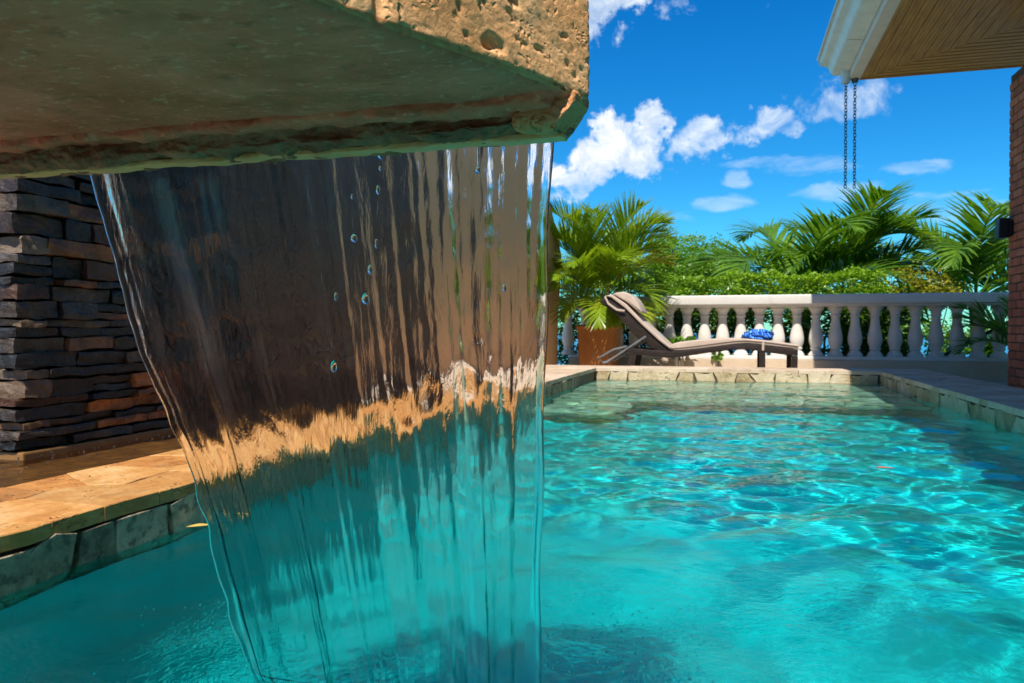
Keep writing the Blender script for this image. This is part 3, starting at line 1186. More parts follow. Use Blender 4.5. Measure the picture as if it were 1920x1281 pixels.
# ------------------------------------------------------------------ the falling sheet of water
def sheet():
    zl = [-.05, -.038, .096, .188, .288, .38, .473, .551, .638, .875]
    xl = [-.600, -.602, -.646, -.674, -.709, -.748, -.777, -.796, -.815, -.862]
    zr = [-.05, .01, .193, .381, .561, .637, .875]
    xr = [-.216, -.215, -.210, -.202, -.194, -.189, -.180]
    nu, nv = 560, 260
    u = np.linspace(0, 1, nu)
    z = np.concatenate([np.linspace(.808, .64, 30)[:-1], np.linspace(.64, -.05, nv - 29)])
    Uu, Zz = np.meshgrid(u, z)
    XLf = np.interp(Zz, zl, xl)
    XRf = np.interp(Zz, zr, xr)
    fall = (.872 - Zz)
    rng = np.random.default_rng(17)
    X = XLf + (XRf - XLf) * Uu
    Yc = .790 + .105 * np.sqrt(np.maximum(0, 2 * (.808 - Zz) / 9.81))
    X = X * Yc / (.785 + .26 * np.sqrt(np.maximum(0, 2 * (.872 - Zz) / 9.81)))
    # large folds of the whole sheet (shared by both faces)
    right = 1 / (1 + np.exp(-(Uu - .66) * 16))
    edge_l = np.exp(-(Uu / .035) ** 2)
    edge_r = np.exp(-((1 - Uu) / .03) ** 2)
    amp = .072 + .13 * right + .04 * np.clip(fall - .45, 0, 1) + .22 * edge_l + .10 * edge_r

    def streaks(n, f0, f1, seed, slope):
        r = np.random.default_rng(seed)
        h = np.zeros_like(Uu)
        for i in range(n):
            f = f0 * (f1 / f0) ** r.random()
            lam = .58 / f
            ph = r.uniform(0, 6.28) + r.uniform(.5, 2.0) * np.sin(2 * math.pi * fall * r.uniform(.25, 1.3) + r.uniform(0, 6)) + r.uniform(.0, 1.2) * np.sin(2 * math.pi * Uu * r.uniform(1, 6) + r.uniform(0, 6))
            env = .5 + .5 * np.sin(2 * math.pi * (fall * r.uniform(.3, 1.2) + Uu * r.uniform(.5, 3)) + r.uniform(0, 6))
            h += lam / 6.28 * slope * np.sin(2 * math.pi * f * Uu + ph) * (.3 + env)
        return h / math.sqrt(n / 2)
    fr = streaks(34, 4, 60, 1, 1.0) * amp
    bk = streaks(34, 4, 60, 2, 1.0) * amp
    cm = streaks(14, 1.5, 8, 3, .10)
    # cross ripples, faint horizontal ones
    for k in range(10):
        lam = rng.uniform(.02, .09)
        q = .012 * lam / 6.28 * np.sin(2 * math.pi * Zz / lam + rng.uniform(0, 6) + 3 * np.sin(2 * math.pi * Uu * rng.uniform(2, 7) + rng.uniform(0, 6)))
        (fr if k % 2 else bk)[...] += q * (.8 + right)
    rim = np.sqrt(np.clip(1 - np.abs(2 * Uu - 1) ** 60, 0, 1))
    th = (.0034 + .004 * edge_l * (1 + .4 * np.sin(fall * 37 + 2 * np.sin(fall * 13))) + .004 * edge_r) * rim
    half = np.maximum(th / 2, 0)
    wob = .5 * (.006 * np.sin(fall * 21 + 1) + .004 * np.sin(fall * 57 + 3 * np.sin(fall * 9)) + .002 * np.sin(fall * 131)) * edge_l * np.clip(fall * 1.6, 0, 1) + .0015 * np.sin(fall * 33) * edge_r
    X = X + wob
    Yf = Yc + cm - np.maximum(half + fr * rim, .0002 * rim)
    Yb = Yc + cm + np.maximum(half + bk * rim, .0002 * rim)
    n = nu * nv
    N = Uu.size
    rows = Uu.shape[0]
    V = np.concatenate([np.stack([X, Yf, Zz], -1).reshape(-1, 3), np.stack([X, Yb, Zz], -1).reshape(-1, 3)])
    idx = np.arange(N).reshape(rows, nu)
    a, b, c, d = idx[:-1, :-1], idx[:-1, 1:], idx[1:, 1:], idx[1:, :-1]
    front = np.stack([a, d, c, b], -1).reshape(-1, 4)
    back = np.stack([a, b, c, d], -1).reshape(-1, 4) + N
    L = idx[:, 0]
    Rr = idx[:, -1]
    sl = np.stack([L[:-1], L[:-1] + N, L[1:] + N, L[1:]], -1)
    sr = np.stack([Rr[:-1], Rr[1:], Rr[1:] + N, Rr[:-1] + N], -1)
    T0, B0 = idx[0], idx[-1]
    st = np.stack([T0[:-1], T0[1:], T0[1:] + N, T0[:-1] + N], -1)
    sb = np.stack([B0[:-1], B0[:-1] + N, B0[1:] + N, B0[1:]], -1)
    F = np.concatenate([front, back, sl, sr, st, sb])
    o = link_mesh('waterfall', np_mesh('waterfall', V, F, M['sheet']))
    tag(o, 'clear sheet of water falling from the overhanging slab into the pool', 'waterfall')
    o.cycles.is_caustics_caster = True


sheet()


def drops():
    pts = [(-.377, .626, .0032, 1.2, 'round water drop clinging to the slab lip above a line of falling drops'),
           (-.377, .612, .0022, 1.4, 'second water drop below the lip in the middle line of drops'),
           (-.380, .588, .0026, 2.2, 'long water drop in the upper middle line of drops'),
           (-.412, .582, .0017, 1.8, 'tiny high water drop left of the middle line of drops'),
           (-.410, .535, .0042, 1.2, 'fat water drop before the dark wall left of the middle line'),
           (-.382, .528, .0022, 2.6, 'thin stretched water drop beside the fat left drop'),
           (-.390, .499, .0031, 1.9, 'water drop in the middle line just above the largest drop'),
           (-.396, .466, .0048, 1.4, 'largest water drop of the middle line before the dark wall'),
           (-.433, .469, .0021, 2.4, 'faint small water drop left of the largest drop'),
           (-.436, .389, .0040, 1.8, 'lowest water drop hanging before the dark wall above the tan band'),
           (-.262, .604, .0034, 1.2, 'round water drop under the tan wall streaks near the right end of the lip'),
           (-.232, .476, .0024, 2.0, 'small water drop in front of the rippled right end of the sheet')]
    for i, (x, z, r, st, lab) in enumerate(pts):
        bm = bmesh.new()
        bmesh.ops.create_icosphere(bm, subdivisions=3, radius=r)
        for v in bm.verts:
            k = (v.co.z / r + 1) / 2
            v.co.z *= st
            s = 1 - .25 * k
            v.co.x *= s
            v.co.y *= s
        for f in bm.faces:
            f.smooth = True
        me = bpy.data.meshes.new('water_drop')
        bm.to_mesh(me)
        bm.free()
        me.materials.append(M['drop'])
        o = link_mesh('water_drop', me, None, (x, .80, z))
        tag(o, lab, 'water drop', 'water drops falling in front of the sheet')
    m = MB().tube([(-.260, .795, .630), (-.2605, .797, .615), (-.261, .799, .6085)], [.0012, .0009, .0012], 8)
    tag(m.build('water_thread', M['drop'], origin=(-.26, .797, .62), smooth=True, angle=80), 'thin thread of water hanging from the lip over a round drop', 'water thread')


drops()


def bubbles():
    rng = np.random.default_rng(9)
    tv, tf = None, None
    bm = bmesh.new()
    bmesh.ops.create_icosphere(bm, subdivisions=2, radius=1)
    tv = np.array([v.co[:] for v in bm.verts])
    tf = np.array([[v.index for v in f.verts] for f in bm.faces])
    bm.free()
    P = []
    for i in range(230):      # right of the foot of the sheet
        a = rng.normal(0, 1, 2)
        P.append((-.15 + .05 * a[0], 1.06 + .10 * a[1], rng.uniform(.0006, .0022)))
    for i in range(220):      # left of it
        a = rng.normal(0, 1, 2)
        P.append((-.70 + .06 * a[0], 1.0 + .08 * a[1], rng.uniform(.0007, .0025)))
    for i in range(160):      # behind it
        P.append((rng.uniform(-.66, -.2), .94 + abs(rng.normal(0, .09)), rng.uniform(.0006, .0024)))
    P = np.array(P)
    Zs = ripple(P[:, 0], P[:, 1])
    V = (tv[None] * P[:, 2][:, None, None] + np.stack([P[:, 0], P[:, 1], Zs + P[:, 2] * .25], -1)[:, None]).reshape(-1, 3)
    F = (tf[None] + (np.arange(len(P)) * len(tv))[:, None, None]).reshape(-1, 3)
    o = link_mesh('bubbles', np_mesh('bubbles', V, F, M['drop']))
    tag(o, 'small air bubbles floating round the foot of the waterfall', 'bubbles', None, 'stuff')
    P = []
    for i in range(150):      # splashes on the basin by the stone wall
        k = rng.random()
        if k < .6:
            y = rng.normal(2.55, .16)
            P.append((-1.86 + rng.normal(0, .05), y, .06 + abs(rng.normal(0, .03)), rng.uniform(.0012, .004)))
        else:
            P.append((-1.84 + rng.normal(0, .05), rng.normal(1.95, .2), .06 + abs(rng.normal(0, .012)), rng.uniform(.001, .0035)))
    P = np.array(P)
    V = (tv[None] * P[:, 3][:, None, None] * np.array([1, 1, 1.5]) + P[:, None, :3]).reshape(-1, 3)
    F = (tf[None] + (np.arange(len(P)) * len(tv))[:, None, None]).reshape(-1, 3)
    o = link_mesh('splashes', np_mesh('splashes', V, F, M['drop']))
    tag(o, 'splashing droplets where water hits the basin below the stone wall', 'splash', None, 'stuff')


bubbles()


def floating_leaf(name, x, y, L, W, rot, mat, label):
    n = 10
    vs, fs = [], []
    for i in range(n + 1):
        t = i / n
        w = W * math.sin(math.pi * t) ** .7 * (.8 + .3 * math.sin(5 * t))
        xx = (t - .5) * L
        c = .012 * math.sin(t * 3)
        for s in (-1, 0, 1):
            vs.append(Vector((xx, s * w / 2 + c, .004 + .003 * abs(s))))
    for i in range(n):
        for k in range(2):
            a = i * 3 + k
            fs.append((a, a + 1, a + 4, a + 3))
    R = Matrix.Rotation(rot, 3, 'Z')
    z = float(ripple(np.array([x]), np.array([y]))[0]) + .002
    m = MB().add([R @ v + Vector((x, y, z)) for v in vs], fs)
    tag(m.build(name, M[mat], origin=(x, y, z), smooth=True), label, 'leaf')


floating_leaf('floating_leaf', -1.145 + .06, 1.405, .055, .024, .5, 'dead_leaf', 'yellow fallen leaf floating on the pool by the left stone rim')
floating_leaf('floating_leaf', .468, 2.596, .05, .018, .1, 'red_leaf', 'red leaf lying on the open water in the right half of the pool')


# ------------------------------------------------------------------ balustrade
def balustrade():
    Y = 9.6
    x0, x1 = -1.94, 3.4
    root = empty('balustrade', (.9, Y, DK), 'white cast stone balustrade across the back of the terrace with bulbous balusters', 'balustrade')
    MB().box((x0, Y, -.4), (x1, Y + .42, .085)).build('base_wall', M['stucco_base'], root, bevel=.006)
    MB().box((x0, Y + .03, .086), (x1, Y + .39, .125)).build('base_course', M['white_stone'], root, bevel=.008)
    # profiled rail
    pr = [(-.085, .745), (-.085, .840), (-.075, .852), (.335, .852), (.345, .840), (.345, .745), (.31, .735), (.30, .712), (-.035, .712), (-.045, .735)]
    MB().prism(pr, x0, x1, lambda u, v, w: (w, Y + .08 + u, v)).build('rail', M['white_stone'], root, bevel=.004, smooth=True)
    prof = [(.087, 0), (.087, .028), (.076, .034), (.070, .05), (.053, .066), (.050, .078), (.062, .088), (.064, .098), (.056, .108), (.060, .118),
            (.073, .150), (.080, .185), (.081, .215), (.076, .255), (.067, .30), (.057, .35), (.050, .40), (.047, .44), (.049, .468), (.058, .474), (.060, .486),
            (.052, .494), (.054, .51), (.064, .535), (.080, .556), (.088, .563), (.088, .589)]
    src = MB().lathe(prof, (0, 0, 0), 22).mesh('baluster', M['white_stone'], smooth=True, angle=35)
    first = link_mesh('baluster', src, root, (1.005, Y + .20, .124))
    for k in range(-14, 12):
        if k:
            copy_part(first, root, (1.005 + .2135 * k, Y + .20, .124), rot=(0, 0, k * .7))


balustrade()


# ------------------------------------------------------------------ pot, palms and greenery
class Leafer:
    """collects flat strips (leaflets) into one quad mesh"""
    def __init__(self):
        self.V = []
        self.F = []
        self.n = 0

    def strip(self, pts, widths, side):
        k = len(pts)
        for p, w in zip(pts, widths):
            self.V.append(p - side * w / 2)
            self.V.append(p + side * w / 2)
        for i in range(k - 1):
            a = self.n + 2 * i
            self.F.append((a, a + 1, a + 3, a + 2))
        self.n += 2 * k

    def mesh(self, name, mat, origin):
        V = np.array([p[:] for p in self.V]) - np.array(origin)[None]
        return np_mesh(name, V, np.array(self.F), mat)


def frond(base, az, el0, L, droop, nleaf, leaf_len, leaf_w, mat, parent, rng, vee=.5, name='frond', ang=.9, bare=.16, rw=.010, twist=0.0, hang=.35, seg=3):
    """one pinnate palm frond: arching rachis with leaflets on both sides"""
    lf = Leafer()
    n = 22
    p = Vector(base)
    pts, dirs = [], []
    el = el0
    for i in range(n + 1):
        t = i / n
        a = az + twist * t
        d = Vector((math.cos(a) * math.cos(el), math.sin(a) * math.cos(el), math.sin(el)))
        pts.append(p.copy())
        dirs.append(d)
        p = p + d * (L / n)
        el -= droop / n * (.35 + 1.4 * t)
    for i in range(n):
        s = dirs[i].cross(Vector((0, 0, 1)))
        s = s.normalized() if s.length > .05 else Vector((1, 0, 0))
        w0 = rw * (1 - .85 * i / n)
        w1 = rw * (1 - .85 * (i + 1) / n)
        up = s.cross(dirs[i])
        lf.strip([pts[i], pts[i + 1]], [w0, w1], s)
        lf.strip([pts[i], pts[i + 1]], [w0, w1], up)
    for k in range(nleaf):
        t = bare + (1 - bare) * (k + .5) / nleaf
        f = t * n
        i = min(n - 1, int(f))
        q = pts[i].lerp(pts[i + 1], f - i)
        d = dirs[i]
        s = d.cross(Vector((0, 0, 1)))
        s = s.normalized() if s.length > .05 else Vector((1, 0, 0))
        up = s.cross(d).normalized()
        tt = (t - bare) / (1 - bare)
        ll = leaf_len * (.45 + .75 * math.sin(math.pi * min(1, .12 + tt * .9)) ** .8) * rng.uniform(.85, 1.12)
        if tt > .8:
            ll *= 1 - (tt - .8) * 2.2
        for sg in (-1, 1):
            aa = ang * (1.08 - .55 * tt) + rng.uniform(-.10, .10)
            v = vee + rng.uniform(-.22, .22)
            dd = (d * math.cos(aa) + (s * sg * math.cos(v) + up * math.sin(v)) * math.sin(aa)).normalized()
            wd = dd.cross(up * math.cos(v) - s * sg * math.sin(v))
            wd = wd.normalized() if wd.length > .01 else s
            P, W = [], []
            pp = q.copy()
            for j in range(seg + 1):
                h = j / seg
                P.append(pp.copy())
                W.append(leaf_w * (.55, 1.0, .72, .10)[j] if seg == 3 else leaf_w * (1 - .9 * h))
                pp = pp + dd * (ll / seg)
                dd = (dd + Vector((0, 0, -hang * (.25 + h)))).normalized()
            lf.strip(P, W, wd)
    o = link_mesh(name, lf.mesh(name, mat, base), parent, base)
    return o


def potted_palm():
    rng = random.Random(8)
    cx, cy = -1.47, 9.12
    pot = empty('plant_pot', (cx, cy, DK), 'square orange terracotta planter holding a feathery palm beside the lounger', 'plant pot')
    b = MB()
    b.prism([(-.20, 0), (.20, 0), (.232, .60), (-.232, .60)], -.21, .21, lambda u, v, w: (cx + u, cy + w, DK + v))
    b.build('pot_body', M['terracotta'], pot, bevel=.02, seg=3, smooth=True)
    MB().box((cx - .245, cy - .235, DK + .556), (cx + .245, cy + .235, DK + .60)).build('pot_rim', M['terracotta'], pot, bevel=.012, seg=3, smooth=True)
    MB().box((cx - .215, cy - .2, DK + .585), (cx + .215, cy + .2, DK + .606)).build('pot_soil', M['soil'], pot)
    root = empty('areca_palm', (cx, cy, .48), 'bushy yellow green feather palm growing from the terracotta pot', 'palm')
    base = Vector((cx, cy, .49))
    for k in range(9):
        a = rng.uniform(0, 6.28)
        q = base + Vector((math.cos(a), math.sin(a), 0)) * rng.uniform(.02, .12)
        top = q + Vector((math.cos(a) * .10, math.sin(a) * .10, rng.uniform(.3, .6)))
        MB().tube([q, q.lerp(top, .5) + Vector((0, 0, .02)), top], [.017, .014, .010], 6).build('stem', M['cane'], root, origin=q, smooth=True)
    # upright, middle and low fronds
    for k in range(57):
        ring = k % 3
        az = k * 2.399 + rng.uniform(-.25, .25)
        q = base + Vector((math.cos(az), math.sin(az), 0)) * rng.uniform(.02, .12)
        if ring == 0:
            q.z += rng.uniform(.30, .55)
            frond(q, az, rng.uniform(1.18, 1.45), rng.uniform(.95, 1.25), rng.uniform(.9, 1.6), 44, .34, .019, M['areca'], root, rng, vee=.45, ang=.85, bare=.25, hang=.20)
        elif ring == 1:
            q.z += rng.uniform(.2, .42)
            frond(q, az, rng.uniform(.75, 1.15), rng.uniform(.8, 1.05), rng.uniform(1.3, 2.0), 40, .33, .019, M['areca'] if rng.random() < .85 else M['areca_y'], root, rng, vee=.35, ang=.9, bare=.2, hang=.3)
        else:
            q.z += rng.uniform(.0, .3)
            frond(q, az, rng.uniform(.35, .85), rng.uniform(.65, .95), rng.uniform(1.3, 2.1), 36, .30, .018, M['areca'] if rng.random() < .75 else M['areca_y'], root, rng, vee=.25, ang=.9, bare=.2, hang=.42)


potted_palm()


def coconut(cx, cy, cz, n, L, seed, label, el=(.15, 1.3), trunk=True):
    rng = random.Random(seed)
    root = empty('palm_tree', (cx, cy, -2.2), label, 'palm tree', 'dark palms beyond the hedge')
    pts = [(cx + .25, cy + .1, -2.2), (cx + .1, cy, cz - 1.3), (cx, cy, cz)]
    MB().tube(pts, [.15, .12, .10], 10).build('trunk', M['green_trunk'], root, smooth=True)
    for k in range(n):
        az = k * 2.399 + rng.uniform(-.3, .3)
        t = k / (n - 1)
        e = el[1] + (el[0] - el[1]) * t + rng.uniform(-.12, .12)
        b = Vector((cx, cy, cz)) + Vector((math.cos(az), math.sin(az), 0)) * .08
        frond(b, az, e, L * rng.uniform(.85, 1.1), rng.uniform(1.3, 2.0), 58, .62, .040, M['coco'], root, rng, vee=.3, ang=.85, bare=.14,
              rw=.035, hang=.42, twist=rng.uniform(-.3, .3))


coconut(1.12, 13.0, .95, 15, 2.15, 31, 'dark green arching palm left of the two hanging chains')
coconut(1.84, 13.6, 1.0, 13, 2.1, 45, 'dark green palm directly below the two hanging chains', el=(.3, 1.35))
coconut(3.56, 13.0, .95, 15, 2.15, 52, 'dark green palm nearest the brick pillar')


def leaf_cloud(centers, sizes, normals_up, rng, tilt=.9, aspect=.5):
    """diamond leaves: centers (n,3), sizes (n,)"""
    n = len(centers)
    a = rng.normal(0, 1, (n, 3))
    a[:, 2] *= .5
    a /= np.linalg.norm(a, axis=1)[:, None]
    b = rng.normal(0, 1, (n, 3)) * tilt + np.array([0, 0, normals_up])
    b -= (b * a).sum(1)[:, None] * a
    b /= np.linalg.norm(b, axis=1)[:, None] + 1e-9
    s = np.cross(a, b)
    L = sizes[:, None]
    p0 = centers - a * L * .5
    p1 = centers + s * L * aspect * .5 + b * L * .06
    p2 = centers + a * L * .5
    p3 = centers - s * L * aspect * .5 + b * L * .06
    V = np.stack([p0, p1, p2, p3], 1).reshape(-1, 3)
    F = np.arange(4 * n).reshape(-1, 4)
    return V, F


def hedge():
    rng = np.random.default_rng(5)
    root = empty('hedge', (0, 10.5, -.4), 'long clipped bright green hedge running behind the balustrade', 'hedge')
    n = 15000
    x = rng.uniform(-2.2, 1.85, n)
    shell = rng.random(n)
    topz = 1.11 + .035 * np.sin(x * 5) + .03 * np.sin(x * 13 + 1)
    z = np.where(shell < .45, topz + rng.normal(0, .03, n), rng.uniform(.7, 1.12, n))
    y = np.where(shell < .45, rng.uniform(10.25, 10.9, n), 10.27 + np.abs(rng.normal(0, .05, n)) + .04 * np.sin(x * 9 + z * 6))
    C = np.stack([x, y, z], -1)
    V, F = leaf_cloud(C, rng.uniform(.03, .065, n), .7, rng)
    link_mesh('clipped_leaves', np_mesh('clipped_leaves', V - np.array(root.location), F, M['hedge'], False), root, root.location)
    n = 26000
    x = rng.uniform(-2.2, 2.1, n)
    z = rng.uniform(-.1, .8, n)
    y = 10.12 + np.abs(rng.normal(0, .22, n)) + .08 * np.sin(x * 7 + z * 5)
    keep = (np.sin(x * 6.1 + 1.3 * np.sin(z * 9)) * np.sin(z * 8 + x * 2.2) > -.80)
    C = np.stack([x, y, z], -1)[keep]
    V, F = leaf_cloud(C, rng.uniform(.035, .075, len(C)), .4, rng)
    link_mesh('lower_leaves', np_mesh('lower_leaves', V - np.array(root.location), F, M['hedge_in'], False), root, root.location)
    r2 = random.Random(4)
    for k in range(16):
        x0 = -2 + k * .26 + r2.uniform(-.05, .05)
        p = Vector((x0, 10.55, -.6))
        q = Vector((x0 + r2.uniform(-.12, .12), 10.5, .3))
        e = Vector((x0 + r2.uniform(-.2, .2), 10.45, .85))
        MB().tube([p, q, e], [.018, .014, .008], 6).build('stem', M['bark'], root, origin=p, smooth=True)


hedge()


def bush(name, c, r, n, size, mat, label, cat, seed, stems=5, clumps=14, group=None, aspect=.5, base=None):
    """loose shrub: leaf clumps spread through its volume, on a few bent stems"""
    rng = np.random.default_rng(seed)
    c = np.array(c, float)
    r = np.array(r, float)
    zb = c[2] - r[2] if base is None else base
    root = empty(name, (c[0], c[1], zb), label, cat, group)
    dirs = rng.normal(0, 1, (clumps, 3))
    dirs /= np.linalg.norm(dirs, axis=1)[:, None]
    cc = c + dirs * r * (rng.random((clumps, 1)) ** .45) * .85
    which = rng.integers(0, clumps, n)
    cs = rng.uniform(.22, .42, clumps)
    P = cc[which] + rng.normal(0, 1, (n, 3)) * r * cs[which][:, None] * np.array([.62, .62, .5])
    V, F = leaf_cloud(P, size * rng.uniform(.6, 1.3, n), .7, rng, aspect=aspect)
    link_mesh('foliage', np_mesh('foliage', V - np.array(root.location), F, mat, False), root, root.location)
    b = Vector((c[0], c[1], zb))
    for k in range(stems):
        q = Vector(cc[k % clumps])
        m = b.lerp(q, .5) + Vector(rng.normal(0, .05, 3)) * float(r[0])
        MB().tube([b + Vector((rng.normal(0, .03), rng.normal(0, .03), 0)), m, q], [.03 * r[0] + .006, .02 * r[0] + .004, .004], 6).build('branch', M['bark'], root, origin=b, smooth=True)
    return root


def feather_tree():
    rng = np.random.default_rng(77)
    r2 = random.Random(77)
    base = Vector((-.75, 14.2, -2.6))
    root = empty('feathery_tree', base, 'light green feathery tree behind the hedge between the potted palm and the palms', 'tree')
    fork = Vector((-.8, 14.2, .2))
    MB().tube([base, base.lerp(fork, .5) + Vector((.1, 0, 0)), fork], [.14, .11, .08], 8).build('trunk', M['bark'], root, smooth=True)
    C = []
    for k in range(40):
        az = k * 2.399
        rr = r2.uniform(.3, 1.15)
        tip = Vector((-.82 + rr * math.cos(az) * .98, 14.2 + rr * math.sin(az) * .8, 1.55 + .95 * (1 - rr / 1.4) * r2.uniform(.4, 1.0) + r2.uniform(-.75, .25)))
        mid = fork.lerp(tip, .55) + Vector((0, 0, .18))
        MB().tube([fork, mid, tip], [.030, .018, .005], 5).build('limb', M['bark'], root, origin=fork, smooth=True)
        # flat layered sprays of fine leaflets
        for s in range(15):
            o = mid.lerp(tip, r2.uniform(.3, 1.15)) + Vector((r2.gauss(0, .15), r2.gauss(0, .15), r2.gauss(0, .08)))
            for j in range(46):
                C.append(o + Vector((r2.gauss(0, .085), r2.gauss(0, .085), r2.gauss(0, .035))))
    C = np.array([p[:] for p in C])
    V, F = leaf_cloud(C, rng.uniform(.034, .066, len(C)), .3, rng, tilt=1.2, aspect=.5)
    link_mesh('crown', np_mesh('crown', V - np.array(root.location), F, M['feather'], False), root, root.location)


feather_tree()
bush('yellow_shrub', (2.42, 11.35, .92), (.50, .35, .34), 3400, .055, M['yellow'], 'yellow and orange leaved shrub between the hedge and the right hand palm', 'shrub', 3, base=-1.0)
bush('green_shrub', (2.0, 11.3, .78), (.42, .4, .36), 2600, .05, M['hedge'], 'rounded bright green shrub at the right end of the hedge', 'shrub', 6, base=-1.0)
bush('leafy_shrub', (2.0, 11.0, .30), (.42, .3, .36), 2600, .06, M['shrub'], 'leafy green shrub showing through the balusters right of the lounger', 'shrub', 12, base=-.8)
bush('leafy_shrub', (2.62, 11.1, .26), (.32, .3, .36), 1500, .06, M['shrub'], 'sparse green shrub showing through the balusters in front of the sea', 'shrub', 13, base=-.8)
bush('leafy_shrub', (3.25, 11.3, .22), (.34, .3, .34), 1700, .06, M['shrub'], 'green shrub showing through the last balusters by the brick pillar', 'shrub', 14, base=-.8)
bush('leafy_plant', (-.56, 9.42, .25), (.20, .10, .15), 150, .10, M['shrub'], 'small broad leaved plant in front of the balusters behind the lounger', 'plant', 15, stems=6, clumps=10, aspect=.6, base=DK)
bush('leafy_plant', (-.12, 9.45, .17), (.10, .07, .10), 40, .09, M['shrub'], 'low leafy sprig between two balusters above the lounger seat', 'plant', 16, stems=4, clumps=5, aspect=.6, base=DK)


def spiky_palm():
    rng = random.Random(61)
    cx, cy, cz = 3.05, 9.35, .15
    root = empty('spiky_palm', (cx, cy, DK), 'spiky young palm half hidden by the brick pillar at the end of the balustrade', 'palm')
    MB().tube([(cx, cy, DK), (cx, cy, cz)], [.08, .06], 10).build('trunk', M['bark'], root, smooth=True)
    for k in range(13):
        az = k * 2.399
        frond((cx, cy, cz), az, rng.uniform(.5, 1.35), rng.uniform(.75, 1.1), rng.uniform(.8, 1.4), 30, .26, .022, M['coco'], root, rng, vee=.3, ang=.7, bare=.25, rw=.02, hang=.15)


spiky_palm()


def handrail():
    root = empty('handrail', (2.8, 10.15, -.4), 'dark sloping metal handrail behind the balustrade near the brick pillar', 'handrail')
    MB().tube([(2.40, 10.15, .11), (3.25, 10.15, .60)], .022, 8).build('rail', M['black_metal'], root, smooth=True)
    MB().tube([(2.77, 10.15, -.4), (2.77, 10.15, .31)], .017, 8).build('post', M['black_metal'], root, smooth=True)
    MB().tube([(3.2, 10.15, -.4), (3.2, 10.15, .56)], .017, 8).build('post', M['black_metal'], root, smooth=True)


handrail()


